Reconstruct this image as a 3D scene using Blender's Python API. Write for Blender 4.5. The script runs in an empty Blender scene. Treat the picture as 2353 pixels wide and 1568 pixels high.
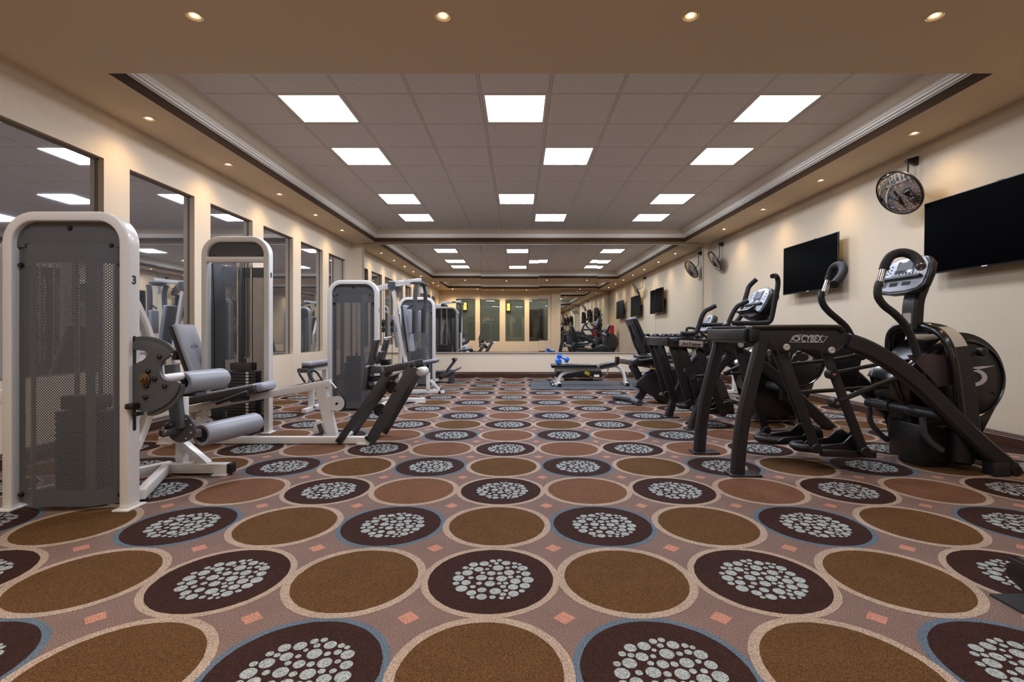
import bpy, bmesh, math, random
from mathutils import Vector, Matrix, Euler
random.seed(7)
C = bpy.context.scene.collection
PI = math.pi
# ---------------------------------------------------------------- camera calibration (eye height, focal length in px)
F, CX, CY, HC = 1107.0, 1191.8, 764.8, 0.928
def P(px, py, Y):
    return Vector(((px - CX) * Y / F, Y, HC - (py - CY) * Y / F))
def V(*a): return Vector(a)
EXPOSURE = 0.98
# ---------------------------------------------------------------- room numbers (metres; camera stands at x=0, y=0)
XL, XR, YB, YF = -3.48, 4.0, -1.25, 10.0
ZS, ZT = 2.785, 3.029          # soffit and tile ceiling heights
TRAY = [(-2.94, 3.40, 3.45, 9.86), (-2.94, 3.40, -0.25, 2.25)]
# ---------------------------------------------------------------- materials
def lin(c):
    c /= 255.0
    return c / 12.92 if c <= 0.04045 else ((c + 0.055) / 1.055) ** 2.4
def col(r, g, b): return (lin(r), lin(g), lin(b), 1.0)
MATS = {}
def mat(name, rgb, rough=0.5, metal=0.0, noise=None, bump=None, coat=0.0, spec=0.5, emit=None):
    m = bpy.data.materials.new(name); m.use_nodes = True
    nt = m.node_tree; b = nt.nodes['Principled BSDF']
    b.inputs['Base Color'].default_value = col(*rgb)
    b.inputs['Roughness'].default_value = rough
    b.inputs['Metallic'].default_value = metal
    b.inputs['Specular IOR Level'].default_value = spec
    b.inputs['Coat Weight'].default_value = coat
    b.inputs['Coat Roughness'].default_value = 0.15
    if emit:
        b.inputs['Emission Color'].default_value = col(*emit[:3]); b.inputs['Emission Strength'].default_value = emit[3]
    if noise or bump:
        tc = nt.nodes.new('ShaderNodeTexCoord')
    if noise:
        sc, lo, hi = noise
        n = nt.nodes.new('ShaderNodeTexNoise'); n.inputs['Scale'].default_value = sc; n.inputs['Detail'].default_value = 4
        nt.links.new(tc.outputs['Object'], n.inputs['Vector'])
        r = nt.nodes.new('ShaderNodeMapRange'); r.inputs['From Min'].default_value = 0.3; r.inputs['From Max'].default_value = 0.7
        r.inputs['To Min'].default_value = lo; r.inputs['To Max'].default_value = hi
        nt.links.new(n.outputs['Fac'], r.inputs['Value'])
        mx = nt.nodes.new('ShaderNodeVectorMath'); mx.operation = 'SCALE'
        mx.inputs[0].default_value = col(*rgb)[:3]
        nt.links.new(r.outputs['Result'], mx.inputs['Scale'])
        nt.links.new(mx.outputs['Vector'], b.inputs['Base Color'])
    if bump:
        sc, st = bump
        n2 = nt.nodes.new('ShaderNodeTexNoise'); n2.inputs['Scale'].default_value = sc; n2.inputs['Detail'].default_value = 3
        nt.links.new(tc.outputs['Object'], n2.inputs['Vector'])
        bp = nt.nodes.new('ShaderNodeBump'); bp.inputs['Strength'].default_value = st; bp.inputs['Distance'].default_value = 0.003
        nt.links.new(n2.outputs['Fac'], bp.inputs['Height']); nt.links.new(bp.outputs['Normal'], b.inputs['Normal'])
    MATS[name] = m
    return m
def carpet(name, rgb):
    """short loop pile: two noise octaves in colour, one in bump"""
    m = bpy.data.materials.new(name); m.use_nodes = True
    nt = m.node_tree; b = nt.nodes['Principled BSDF']
    b.inputs['Roughness'].default_value = 0.95; b.inputs['Specular IOR Level'].default_value = 0.1
    tc = nt.nodes.new('ShaderNodeTexCoord')
    n = nt.nodes.new('ShaderNodeTexNoise'); n.inputs['Scale'].default_value = 300; n.inputs['Detail'].default_value = 2.5
    nt.links.new(tc.outputs['Object'], n.inputs['Vector'])
    r = nt.nodes.new('ShaderNodeMapRange'); r.inputs['From Min'].default_value = 0.33; r.inputs['From Max'].default_value = 0.67
    r.inputs['To Min'].default_value = 0.42; r.inputs['To Max'].default_value = 1.5
    nt.links.new(n.outputs['Fac'], r.inputs['Value'])
    n3 = nt.nodes.new('ShaderNodeTexNoise'); n3.inputs['Scale'].default_value = 7; n3.inputs['Detail'].default_value = 2
    nt.links.new(tc.outputs['Object'], n3.inputs['Vector'])
    r3 = nt.nodes.new('ShaderNodeMapRange'); r3.inputs['To Min'].default_value = 0.85; r3.inputs['To Max'].default_value = 1.15
    nt.links.new(n3.outputs['Fac'], r3.inputs['Value'])
    mu = nt.nodes.new('ShaderNodeMath'); mu.operation = 'MULTIPLY'
    nt.links.new(r.outputs['Result'], mu.inputs[0]); nt.links.new(r3.outputs['Result'], mu.inputs[1])
    mx = nt.nodes.new('ShaderNodeVectorMath'); mx.operation = 'SCALE'; mx.inputs[0].default_value = col(*rgb)[:3]
    nt.links.new(mu.outputs[0], mx.inputs['Scale']); nt.links.new(mx.outputs['Vector'], b.inputs['Base Color'])
    bp = nt.nodes.new('ShaderNodeBump'); bp.inputs['Strength'].default_value = 0.7; bp.inputs['Distance'].default_value = 0.004
    nt.links.new(n.outputs['Fac'], bp.inputs['Height']); nt.links.new(bp.outputs['Normal'], b.inputs['Normal'])
    MATS[name] = m
    return m
def wall_mat(name, rgb, seam=None):
    """matt wall vinyl with a fine vertical weave; optional seams every SEAM metres along y"""
    m = mat(name, rgb, 0.75, spec=0.25)
    nt = m.node_tree; b = nt.nodes['Principled BSDF']
    tc = nt.nodes.new('ShaderNodeTexCoord')
    mp = nt.nodes.new('ShaderNodeMapping'); mp.inputs['Scale'].default_value = (60, 60, 5)
    nt.links.new(tc.outputs['Object'], mp.inputs['Vector'])
    n = nt.nodes.new('ShaderNodeTexNoise'); n.inputs['Scale'].default_value = 1.0; n.inputs['Detail'].default_value = 3
    nt.links.new(mp.outputs['Vector'], n.inputs['Vector'])
    r = nt.nodes.new('ShaderNodeMapRange'); r.inputs['From Min'].default_value = 0.3; r.inputs['From Max'].default_value = 0.7
    r.inputs['To Min'].default_value = 0.99; r.inputs['To Max'].default_value = 1.01
    nt.links.new(n.outputs['Fac'], r.inputs['Value'])
    mx = nt.nodes.new('ShaderNodeVectorMath'); mx.operation = 'SCALE'; mx.inputs[0].default_value = col(*rgb)[:3]
    nt.links.new(r.outputs['Result'], mx.inputs['Scale']); nt.links.new(mx.outputs['Vector'], b.inputs['Base Color'])
    bp = nt.nodes.new('ShaderNodeBump'); bp.inputs['Strength'].default_value = 0.02; bp.inputs['Distance'].default_value = 0.002
    nt.links.new(n.outputs['Fac'], bp.inputs['Height']); nt.links.new(bp.outputs['Normal'], b.inputs['Normal'])
    return m
def perforated(name, rgb, pitch=0.0146, rad=0.178):
    """sheet metal with a staggered grid of punched holes (object x and z)"""
    m = mat(name, rgb, 0.45)
    nt = m.node_tree; b = nt.nodes['Principled BSDF']; out = nt.nodes['Material Output']
    tc = nt.nodes.new('ShaderNodeTexCoord'); sx = nt.nodes.new('ShaderNodeSeparateXYZ')
    nt.links.new(tc.outputs['Object'], sx.inputs[0])
    def M(op, a, c=None):
        n = nt.nodes.new('ShaderNodeMath'); n.operation = op
        for i, q in enumerate((a, c)):
            if q is None: continue
            if isinstance(q, (int, float)): n.inputs[i].default_value = q
            else: nt.links.new(q, n.inputs[i])
        return n.outputs[0]
    u = M('DIVIDE', M('ADD', sx.outputs['X'], 20.0), pitch); v = M('DIVIDE', M('ADD', sx.outputs['Z'], 20.0), pitch)
    def dist(o):
        a = M('SUBTRACT', M('FRACT', M('ADD', u, o)), 0.5); c = M('SUBTRACT', M('FRACT', M('ADD', v, o)), 0.5)
        return M('SQRT', M('ADD', M('MULTIPLY', a, a), M('MULTIPLY', c, c)))
    hole = M('LESS_THAN', M('MINIMUM', dist(0.0), dist(0.5)), rad)
    tr = nt.nodes.new('ShaderNodeBsdfTransparent'); mix = nt.nodes.new('ShaderNodeMixShader')
    nt.links.new(hole, mix.inputs[0]); nt.links.new(b.outputs[0], mix.inputs[1]); nt.links.new(tr.outputs[0], mix.inputs[2])
    nt.links.new(mix.outputs[0], out.inputs['Surface'])
    return m
def glossy(name, rgb, rough, mixt=0.0, bump=None, haze=0.0):
    """mirror-like pane; MIXT lets that share of the light through (tinted glass)"""
    m = bpy.data.materials.new(name); m.use_nodes = True
    nt = m.node_tree; nt.nodes.remove(nt.nodes['Principled BSDF']); out = nt.nodes['Material Output']
    g = nt.nodes.new('ShaderNodeBsdfGlossy'); g.inputs['Color'].default_value = rgb + (1,); g.inputs['Roughness'].default_value = rough
    if bump:
        tc = nt.nodes.new('ShaderNodeTexCoord')
        n2 = nt.nodes.new('ShaderNodeTexNoise'); n2.inputs['Scale'].default_value = bump[0]; n2.inputs['Detail'].default_value = 0
        nt.links.new(tc.outputs['Object'], n2.inputs['Vector'])
        bp = nt.nodes.new('ShaderNodeBump'); bp.inputs['Strength'].default_value = bump[1]; bp.inputs['Distance'].default_value = 0.01
        nt.links.new(n2.outputs['Fac'], bp.inputs['Height']); nt.links.new(bp.outputs['Normal'], g.inputs['Normal'])
    if haze:
        d = nt.nodes.new('ShaderNodeBsdfDiffuse'); d.inputs['Color'].default_value = (.55, .58, .64, 1)
        x = nt.nodes.new('ShaderNodeMixShader'); x.inputs[0].default_value = haze
        nt.links.new(g.outputs[0], x.inputs[1]); nt.links.new(d.outputs[0], x.inputs[2]); g = x
    if mixt:
        t = nt.nodes.new('ShaderNodeBsdfTransparent'); t.inputs['Color'].default_value = (0.90, 0.92, 0.89, 1)
        x = nt.nodes.new('ShaderNodeMixShader'); x.inputs[0].default_value = mixt
        nt.links.new(g.outputs[0], x.inputs[1]); nt.links.new(t.outputs[0], x.inputs[2]); nt.links.new(x.outputs[0], out.inputs['Surface'])
    else:
        nt.links.new(g.outputs[0], out.inputs['Surface'])
    MATS[name] = m
    return m
def emitter(name, rgb, s):
    m = bpy.data.materials.new(name); m.use_nodes = True
    nt = m.node_tree; nt.nodes.remove(nt.nodes['Principled BSDF'])
    e = nt.nodes.new('ShaderNodeEmission'); e.inputs['Color'].default_value = col(*rgb); e.inputs['Strength'].default_value = s
    nt.links.new(e.outputs[0], nt.nodes['Material Output'].inputs['Surface'])
    MATS[name] = m
    return m
WALL = wall_mat('cream wall vinyl', (219, 202, 178))
WALLR = wall_mat('beige wall vinyl', (206, 191, 167))
SOFF = mat('warm soffit paint', (226, 206, 178), 0.85, spec=0.2)
TILE = mat('mineral ceiling tile', (236, 230, 226), 0.9, noise=(60, 0.93, 1.05), spec=0.1)
TBAR = mat('ceiling grid bar', (216, 207, 200), 0.6)
GAP = mat('ceiling shadow gap', (40, 32, 27), 0.9)
CORN = mat('cornice white paint', (238, 230, 216), 0.55)
COVE = mat('cove beige paint', (222, 208, 188), 0.7)
BAND = mat('dark brown cornice band', (66, 47, 32), 0.8, spec=0.1)
BASEB = mat('dark brown baseboard wood', (66, 41, 27), 0.35, noise=(9, 0.8, 1.2))
CH = mat('chrome', (205, 203, 200), 0.12, 1.0)
STEEL = mat('brushed aluminium', (150, 150, 152), 0.3, 1.0)
WHITE = mat('white powder coat', (222, 219, 214), 0.32, coat=0.3)
BRASS = mat('tarnished brass', (120, 98, 76), 0.35, 0.8)
STITCH = mat('embossed vinyl', (128, 130, 138), 0.5)
FRAMEP = mat('pale silver frame', (196, 190, 182), 0.35, 0.3)
WFRAME = mat('window frame paint', (120, 106, 90), 0.5)
GREY = mat('charcoal grey powder coat', (78, 79, 82), 0.42, spec=0.4)
GREYD = mat('dark grey bar paint', (62, 62, 64), 0.45)
VINYL = mat('light grey vinyl', (146, 148, 156), 0.4, bump=(90, 0.06))
VINYLD = mat('pad dark edge', (44, 42, 42), 0.5)
BLK = mat('black textured metal', (31, 31, 33), 0.42, bump=(350, 0.1), spec=0.5)
BLKP = mat('black plastic', (24, 23, 24), 0.35)
BLKG = mat('glossy black housing', (22, 20, 20), 0.22, coat=0.3)
MAROON = mat('maroon black cover', (62, 48, 50), 0.45)
RUB = mat('black rubber', (24, 24, 25), 0.75)
MATR = mat('grey rubber mat', (58, 60, 66), 0.7, noise=(30, 0.9, 1.1))
DARK = mat('weight stack iron', (60, 58, 58), 0.5)
BOLT = mat('dark bolt', (60, 54, 50), 0.35, 0.8)
SILV = mat('silver console face', (176, 182, 192), 0.35)
LCD = mat('console lcd', (74, 76, 80), 0.15)
KEYW = mat('console white keys', (205, 210, 216), 0.4)
LOGO = mat('silver logo', (200, 196, 190), 0.35)
LABELW = mat('white label', (225, 222, 216), 0.5)
LABELS = mat('silver sticker', (186, 180, 174), 0.4)
REDINK = mat('red ink', (150, 50, 50), 0.5)
BLUE = mat('blue vinyl dumbbell', (14, 104, 205), 0.3)
YEL = mat('yellow plastic', (205, 170, 40), 0.45)
CHAIN = mat('tarnished links', (132, 104, 70), 0.4, 0.6)
RED = mat('red paint', (178, 22, 24), 0.35)
SCREEN = mat('tv black glass', (1, 1, 2), 0.3, spec=0.01)
BEZ = mat('tv bezel', (16, 16, 17), 0.3)
DARKROOM = mat('unlit room behind glass', (58, 60, 58), 0.9)
HALL = mat('corridor paint', (158, 158, 146), 0.9)
DOORM = mat('dark door', (74, 62, 54), 0.5)
PERF = perforated('perforated grey steel', (83, 84, 87))
PERFS = mat('grey steel sheet', (83, 84, 87), 0.45)
MIRROR = glossy('silver mirror', (0.86, 0.87, 0.84), 0.0, bump=(0.9, 0.02))
MIRC = glossy('convex mirror acrylic', (0.7, 0.7, 0.7), 0.01)
GLASSL = glossy('dark reflective glass', (0.70, 0.72, 0.75), 0.02, haze=0.06)
GLASSB = glossy('tinted hall glass', (0.3, 0.32, 0.3), 0.01, 0.8)
PANEL = emitter('light panel', (222, 230, 248), 20.0)
PANELFILL = emitter('added rear fill panel', (224, 232, 248), 18.0)  # for the added rear tray panels, unseen, that brighten the foreground
BULB = emitter('halogen bulb', (255, 220, 160), 40.0)
COVEL = emitter('corridor cove light', (235, 238, 240), 5.0)
LANT = emitter('amber lantern glass', (255, 212, 110), 1.6)
CBASE = carpet('carpet mauve ground', (118, 98, 91))
CCREAM = carpet('carpet cream ring', (160, 142, 126))
CBLUE = carpet('carpet blue ring', (88, 103, 116))
CDARK = carpet('carpet dark plum', (52, 33, 29))
CBR1 = carpet('carpet olive brown', (88, 62, 36))
CBR2 = carpet('carpet red brown', (106, 74, 55))
CDOT = carpet('carpet pale blue dot', (147, 155, 154))
CPINK = carpet('carpet pink diamond', (174, 124, 106))
# ---------------------------------------------------------------- mesh builder
class MB:
    def __init__(s): s.v = []; s.f = []; s.mi = []; s.cur = 0
    def m(s, i): s.cur = i; return s
    def raw(s, vs, fs):
        n = len(s.v); s.v += [Vector(v) for v in vs]
        for f in fs: s.f.append([n + i for i in f]); s.mi.append(s.cur)
        return s
    def bm(s, bm):
        bm.verts.index_update(); bm.verts.ensure_lookup_table()
        s.raw([v.co.copy() for v in bm.verts], [[v.index for v in f.verts] for f in bm.faces]); bm.free()
        return s
    def box(s, c, size, rot=None, bev=0.0, seg=2):
        b = bmesh.new(); bmesh.ops.create_cube(b, size=1.0)
        bmesh.ops.scale(b, vec=Vector(size), verts=b.verts)
        if bev: bmesh.ops.bevel(b, geom=list(b.edges), offset=min(bev, min(size) * 0.49), segments=seg, profile=0.5, affect='EDGES')
        M = Matrix.Translation(Vector(c))
        if rot is not None:
            M = M @ (rot.to_4x4() if isinstance(rot, Matrix) else Euler(rot).to_matrix().to_4x4())
        bmesh.ops.transform(b, matrix=M, verts=b.verts)
        return s.bm(b)
    def bar(s, p0, p1, w, h, up=(0, 0, 1), bev=0.004, seg=2):
        p0, p1 = Vector(p0), Vector(p1); x = (p1 - p0); L = x.length; x.normalize()
        up = Vector(up); y = up.cross(x)
        if y.length < 1e-4: y = Vector((0, 1, 0)).cross(x)
        y.normalize(); z = x.cross(y)
        R = Matrix((x, y, z)).transposed()
        return s.box((p0 + p1) / 2, (L, w, h), R, bev, seg)
    def cyl(s, p0, p1, r, r2=None, n=20, bev=0.0):
        p0, p1 = Vector(p0), Vector(p1); r2 = r if r2 is None else r2
        L = (p1 - p0).length
        pr = [(0, 0), (r - bev, 0)] + ([(r, bev)] if bev else []) + ([(r2, L - bev)] if bev else []) + [(r2 - bev, L), (0, L)]
        return s.lathe(p0, p1 - p0, pr, n)
    def lathe(s, p0, axis, prof, n=24):
        p0 = Vector(p0); z = Vector(axis).normalized()
        x = z.orthogonal().normalized(); y = z.cross(x)
        vs, fs, rings = [], [], []
        for r, t in prof:
            if r < 1e-6: rings.append([len(vs)]); vs.append(p0 + z * t)
            else:
                rings.append(list(range(len(vs), len(vs) + n)))
                vs += [p0 + z * t + (x * math.cos(2 * PI * k / n) + y * math.sin(2 * PI * k / n)) * r for k in range(n)]
        for a, b in zip(rings, rings[1:]):
            for k in range(n):
                k2 = (k + 1) % n
                if len(a) == 1 and len(b) == 1: continue
                if len(a) == 1: fs.append([a[0], b[k2], b[k]])
                elif len(b) == 1: fs.append([a[k], a[k2], b[0]])
                else: fs.append([a[k], a[k2], b[k2], b[k]])
        return s.raw(vs, fs)
    def sph(s, c, r, sc=(1, 1, 1), n=16):
        b = bmesh.new(); bmesh.ops.create_uvsphere(b, u_segments=n, v_segments=n // 2 + 2, radius=r)
        bmesh.ops.scale(b, vec=Vector(sc), verts=b.verts); bmesh.ops.translate(b, vec=Vector(c), verts=b.verts)
        return s.bm(b)
    @staticmethod
    def curve(pts, sub):
        pts = [Vector(p) for p in pts]
        if sub <= 1 or len(pts) < 3: return pts
        out = []
        for i in range(len(pts) - 1):
            p0 = pts[i - 1] if i else pts[0] * 2 - pts[1]
            p1, p2 = pts[i], pts[i + 1]
            p3 = pts[i + 2] if i + 2 < len(pts) else p2 * 2 - p1
            for k in range(sub):
                t = k / sub
                out.append(0.5 * ((2 * p1) + (p2 - p0) * t + (2 * p0 - 5 * p1 + 4 * p2 - p3) * t * t + (3 * p1 - p0 - 3 * p2 + p3) * t ** 3))
        out.append(pts[-1])
        return out
    def sweep(s, pts, prof, up=None, sub=6, cap=True, scale=None):
        """PROF: 2-D closed outline swept along PTS. UP fixed -> prof x is across (up x tangent), prof y along up-ish."""
        c = s.curve(pts, sub); n = len(prof); vs = []; fs = []
        T = []
        for i in range(len(c)):
            t = (c[min(i + 1, len(c) - 1)] - c[max(i - 1, 0)]); T.append(t.normalized())
        if up is None: nx = T[0].orthogonal().normalized()
        for i, p in enumerate(c):
            t = T[i]
            if up is not None:
                a = Vector(up).cross(t); a.normalize(); b = t.cross(a)
            else:
                nx = (nx - t * nx.dot(t)).normalized(); a = nx; b = t.cross(a)
            k = scale[0] + (scale[1] - scale[0]) * i / (len(c) - 1) if scale else 1.0
            vs += [p + a * q[0] * k + b * q[1] * k for q in prof]
        for i in range(len(c) - 1):
            for k in range(n):
                k2 = (k + 1) % n
                fs.append([i * n + k, i * n + k2, (i + 1) * n + k2, (i + 1) * n + k])
        if cap:
            fs.append(list(range(n))[::-1]); fs.append([(len(c) - 1) * n + k for k in range(n)])
        return s.raw(vs, fs)
    def tube(s, pts, r, n=12, sub=6, scale=None):
        return s.sweep(pts, [(r * math.cos(2 * PI * k / n), r * math.sin(2 * PI * k / n)) for k in range(n)], None, sub, True, scale)
    def rect(s, pts, w, h, up=(0, 1, 0), sub=6, c=0.006):
        a, b = w / 2, h / 2
        pr = [(-a + c, -b), (a - c, -b), (a, -b + c), (a, b - c), (a - c, b), (-a + c, b), (-a, b - c), (-a, -b + c)]
        return s.sweep(pts, pr, up, sub)
    def prism(s, poly, d, bev=0.0, seg=2):
        """extrude polygon POLY (3-D points) by vector D"""
        poly = [Vector(p) for p in poly]; d = Vector(d)
        nrm = Vector((0, 0, 0))
        for i in range(len(poly)):
            nrm += (poly[i] - poly[0]).cross(poly[(i + 1) % len(poly)] - poly[0])
        if nrm.dot(d) > 0: poly = poly[::-1]
        b = bmesh.new(); vs = [b.verts.new(p) for p in poly]; ws = [b.verts.new(p + d) for p in poly]
        f0 = b.faces.new(vs); f1 = b.faces.new(ws[::-1]); n = len(poly)
        for i in range(n): b.faces.new([vs[(i + 1) % n], vs[i], ws[i], ws[(i + 1) % n]])
        if bev:
            es = list(f0.edges) + list(f1.edges)
            bmesh.ops.bevel(b, geom=es, offset=bev, segments=seg, profile=0.5, affect='EDGES')
        return s.bm(b)
    def text(s, body, size, origin, xdir, ydir, depth=0.002, shear=0.0, bold=0.0, width=None):
        cu = bpy.data.curves.new('lettering', 'FONT'); cu.body = body; cu.size = size; cu.extrude = depth / 2; cu.shear = shear; cu.offset = bold
        cu.resolution_u = 3
        o = bpy.data.objects.new('lettering', cu); C.objects.link(o)
        dg = bpy.context.evaluated_depsgraph_get(); dg.update()
        me = o.evaluated_get(dg).to_mesh()
        x = Vector(xdir).normalized(); y = Vector(ydir).normalized(); z = x.cross(y)
        vs = [v.co.copy() for v in me.vertices]; fs = [list(p.vertices) for p in me.polygons]
        o.evaluated_get(dg).to_mesh_clear(); bpy.data.objects.remove(o); bpy.data.curves.remove(cu)
        k = 1.0
        if width and vs: k = width / (max(v.x for v in vs) - min(v.x for v in vs))
        x0 = min(v.x for v in vs)
        return s.raw([Vector(origin) + x * (v.x - x0) * k + y * v.y + z * v.z for v in vs], fs)
BASE = {}
def obj(name, mb, mats, parent=None, ang=38):
    off = BASE.get(parent.name, Vector((0, 0, 0))) if parent else Vector((0, 0, 0))
    me = bpy.data.meshes.new(name)
    me.from_pydata([v - off for v in mb.v], [], mb.f); me.update()
    if not isinstance(mats, (list, tuple)): mats = [mats]
    for m in mats: me.materials.append(m)
    me.polygons.foreach_set('material_index', mb.mi); me.polygons.foreach_set('use_smooth', [True] * len(mb.f))
    me.set_sharp_from_angle(angle=math.radians(ang))
    o = bpy.data.objects.new(name, me); C.objects.link(o)
    if parent: o.parent = parent; BASE[o.name] = off
    return o
def single(name, mb, mats, label, cat, group=None, ang=38):
    """a thing that is one mesh, its origin at the middle of its base"""
    lo = Vector([min(v[i] for v in mb.v) for i in range(3)]); hi = Vector([max(v[i] for v in mb.v) for i in range(3)])
    off = Vector(((lo.x + hi.x) / 2, (lo.y + hi.y) / 2, lo.z))
    mb.v = [v - off for v in mb.v]
    o = obj(name, mb, mats, None, ang); o.location = off
    return tag(o, label, cat, group)
def tag(o, label, cat, group=None):
    o['label'] = label; o['category'] = cat
    if group: o['group'] = group
    return o
def thing(name, label, cat, loc, group=None):
    o = bpy.data.objects.new(name, None); C.objects.link(o); o.empty_display_size = 0.1
    o.location = Vector(loc); BASE[o.name] = Vector(loc)
    return tag(o, label, cat, group)
def struct(name, mb, mats, parent=None, ang=38):
    o = obj(name, mb, mats, parent, ang)
    if not parent: o['kind'] = 'structure'
    return o
def copy_tree(o, loc, label, parent=None):
    c = o.copy(); C.objects.link(c)
    if parent: c.parent = parent
    else: c.location = loc; c['label'] = label
    for ch in list(o.children): copy_tree(ch, None, None, c)
    return c
def circ(c, r, xd, yd, n=24, a0=0, a1=2 * PI):
    full = abs(a1 - a0 - 2 * PI) < 1e-6
    return [Vector(c) + Vector(xd) * r * math.cos(a0 + (a1 - a0) * k / (n if full else n - 1)) + Vector(yd) * r * math.sin(a0 + (a1 - a0) * k / (n if full else n - 1)) for k in range(n)]
ORD = ['nearest', 'second', 'third', 'fourth', 'fifth', 'sixth', 'seventh', 'eighth', 'ninth']
# ================================================================ THE ROOM
# ---- floor: one carpet, its pattern woven in as inlaid pieces of pile
mb = MB(); PT = 0.508; X0, Y0 = -0.105, 1.82
mb.m(0).raw([(XL - .06, YB, 0), (XR + .05, YB, 0), (XR + .05, YF + .05, 0), (XL - .06, YF + .05, 0)], [[0, 1, 2, 3]])
DOTS = [(885,408,62),(1030,395,65),(1145,360,42),(1235,350,36),(1325,387,62),(1440,392,36),(1507,405,30),(775,452,40),(855,462,34),(957,473,64),(1070,470,30),(1110,425,25),(1195,392,34),(1218,452,75),(1345,452,34),(1440,440,40),(1550,457,68),(675,525,40),(803,520,74),(1010,520,34),(1125,527,60),(1240,527,40),(1368,517,72),(1490,507,32),(1593,532,64),(683,592,78),(850,587,38),(992,585,76),(1122,597,40),(1265,597,76),(1385,577,38),(1495,575,36),(1450,633,72),(1620,615,80),(648,663,46),(783,652,66),(960,663,42),(1107,667,72),(1232,663,34),(1322,660,36),(1420,713,70),(1580,695,72),(722,732,82),(875,708,40),(998,752,62),(1180,770,80),(1285,705,42),(1322,760,36),(855,792,68),(1285,812,44),(1425,803,74),(1538,765,42),(993,845,74),(870,852,36),(1142,850,44),(1265,862,36),(1360,857,30)]
DOTF = []
for zx, zy, rx in DOTS:
    px, py = 940 + zx / 5.8825, 1230 + zy / 5.8825; v = py - CY
    DOTF.append(((px - CX) * HC / v + 0.101, F * HC / v - 1.818, rx / 5.8825 * HC / v))
def disc(x, y, r, z, mi, n, jit=0.0):
    mb.m(mi).raw([(x + (r + random.uniform(-jit, jit)) * math.cos(2 * PI * k / n), y + (r + random.uniform(-jit, jit)) * math.sin(2 * PI * k / n), z) for k in range(n)], [list(range(n))])
def inside(x, y): return XL - .05 < x < XR + .04 and YB < y < YF + .04
def clipdisc(x, y, r, z, mi, n, jit=0.0):
    if XL - .05 < x - r and x + r < XR + .05 and YB < y - r and y + r < YF + .04: disc(x, y, r, z, mi, n, jit)
    else:
        pts = [(min(max(x + r * math.cos(2 * PI * k / n), XL - .06), XR + .05), min(max(y + r * math.sin(2 * PI * k / n), YB), YF + .05)) for k in range(n)]
        q = [p for i, p in enumerate(pts) if (abs(p[0] - pts[i - 1][0]) + abs(p[1] - pts[i - 1][1])) > 1e-5]
        if len(q) > 3 and max(p[0] for p in q) - min(p[0] for p in q) > .02 and max(p[1] for p in q) - min(p[1] for p in q) > .02:
            mb.m(mi).raw([(a, b, z) for a, b in q], [list(range(len(q)))])
for j in range(-6, 17):
    for i in range(-7, 9):
        x, y = X0 + i * PT, Y0 + j * PT
        if not (XL - .3 < x < XR + .3 and YB - .3 < y < YF + .3): continue
        n = 72 if y < 4.5 else 40; jt = 0.0012 if y < 4.5 else 0
        dark = (i + j) % 2 == 0
        blue = dark and j % 2 != 0
        clipdisc(x, y, 0.2565 if blue else 0.2595, 0.0004 if blue else (0.0006 if dark else 0.0008), 2 if blue else 1, n, jt)
        clipdisc(x, y, 0.234 if dark else 0.229, 0.0011, 3 if dark else (5 if j in (2, 4, 5, 7, 8, 10, 11, 13, 15) else 4), n, jt)
        if dark and inside(x - .17, y) and inside(x + .17, y) and inside(x, y - .17) and inside(x, y + .17):
            for dx, dy, r in DOTF: disc(x + dx, y + dy, r, 0.0015, 6, 14 if y < 3.6 else 8)
        q = 0.037
        if inside(x + PT / 2 + q, y + PT / 2 + q) and inside(x + PT / 2 - q, y + PT / 2 - q):
            cx_, cy_ = x + PT / 2, y + PT / 2
            mb.m(7).raw([(cx_ - q, cy_, .0005), (cx_, cy_ - q, .0005), (cx_ + q, cy_, .0005), (cx_, cy_ + q, .0005)], [[0, 1, 2, 3]])
struct('floor', mb, [CBASE, CCREAM, CBLUE, CDARK, CBR1, CBR2, CDOT, CPINK])
# ---- ceiling soffit ring (both trays share it)
mb = MB()
def hrect(x0, x1, y0, y1, z): mb.raw([(x0, y0, z), (x0, y1, z), (x1, y1, z), (x1, y0, z)], [[0, 1, 2, 3]])
A, B = TRAY
hrect(XL - .1, A[0], YB - .1, YF + .1, ZS); hrect(A[1], XR + .1, YB - .1, YF + .1, ZS)
hrect(A[0], A[1], A[3], YF + .1, ZS); hrect(A[0], A[1], B[3], A[2], ZS); hrect(A[0], A[1], YB - .1, B[2], ZS)
struct('ceiling', mb, SOFF)
# ---- cornices: dark band, stepped white moulding, cove
for n, (x0, x1, y0, y1) in enumerate(TRAY):
    prof = [(0, 0, 0), (0, .084, 0), (-.012, .084, 1), (-.012, .096, 1), (.008, .100, 1), (.012, .112, 1), (.028, .118, 1), (.030, .136, 1), (.040, .140, 1), (.044, .152, 1), (.052, .156, 1), (.052, .162, 2),
            (.070, .172, 2), (.090, .188, 2), (.110, .208, 2), (.128, .226, 2), (.148, .236, 2), (.165, .2445, 2)]
    mb = MB()
    for (d0, h0, _), (d1, h1, m_) in zip(prof, prof[1:]):
        a = [(x0 + d0, y0 + d0, ZS + h0), (x1 - d0, y0 + d0, ZS + h0), (x1 - d0, y1 - d0, ZS + h0), (x0 + d0, y1 - d0, ZS + h0)]
        b = [(x0 + d1, y0 + d1, ZS + h1), (x1 - d1, y0 + d1, ZS + h1), (x1 - d1, y1 - d1, ZS + h1), (x0 + d1, y1 - d1, ZS + h1)]
        mb.m(m_ if h1 > .084 else 0).raw(a + b, [[k, k + 4, (k + 1) % 4 + 4, (k + 1) % 4] for k in range(4)])
    struct('trim_%d' % (n + 1), mb, [BAND, CORN, COVE], ang=25)
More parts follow.
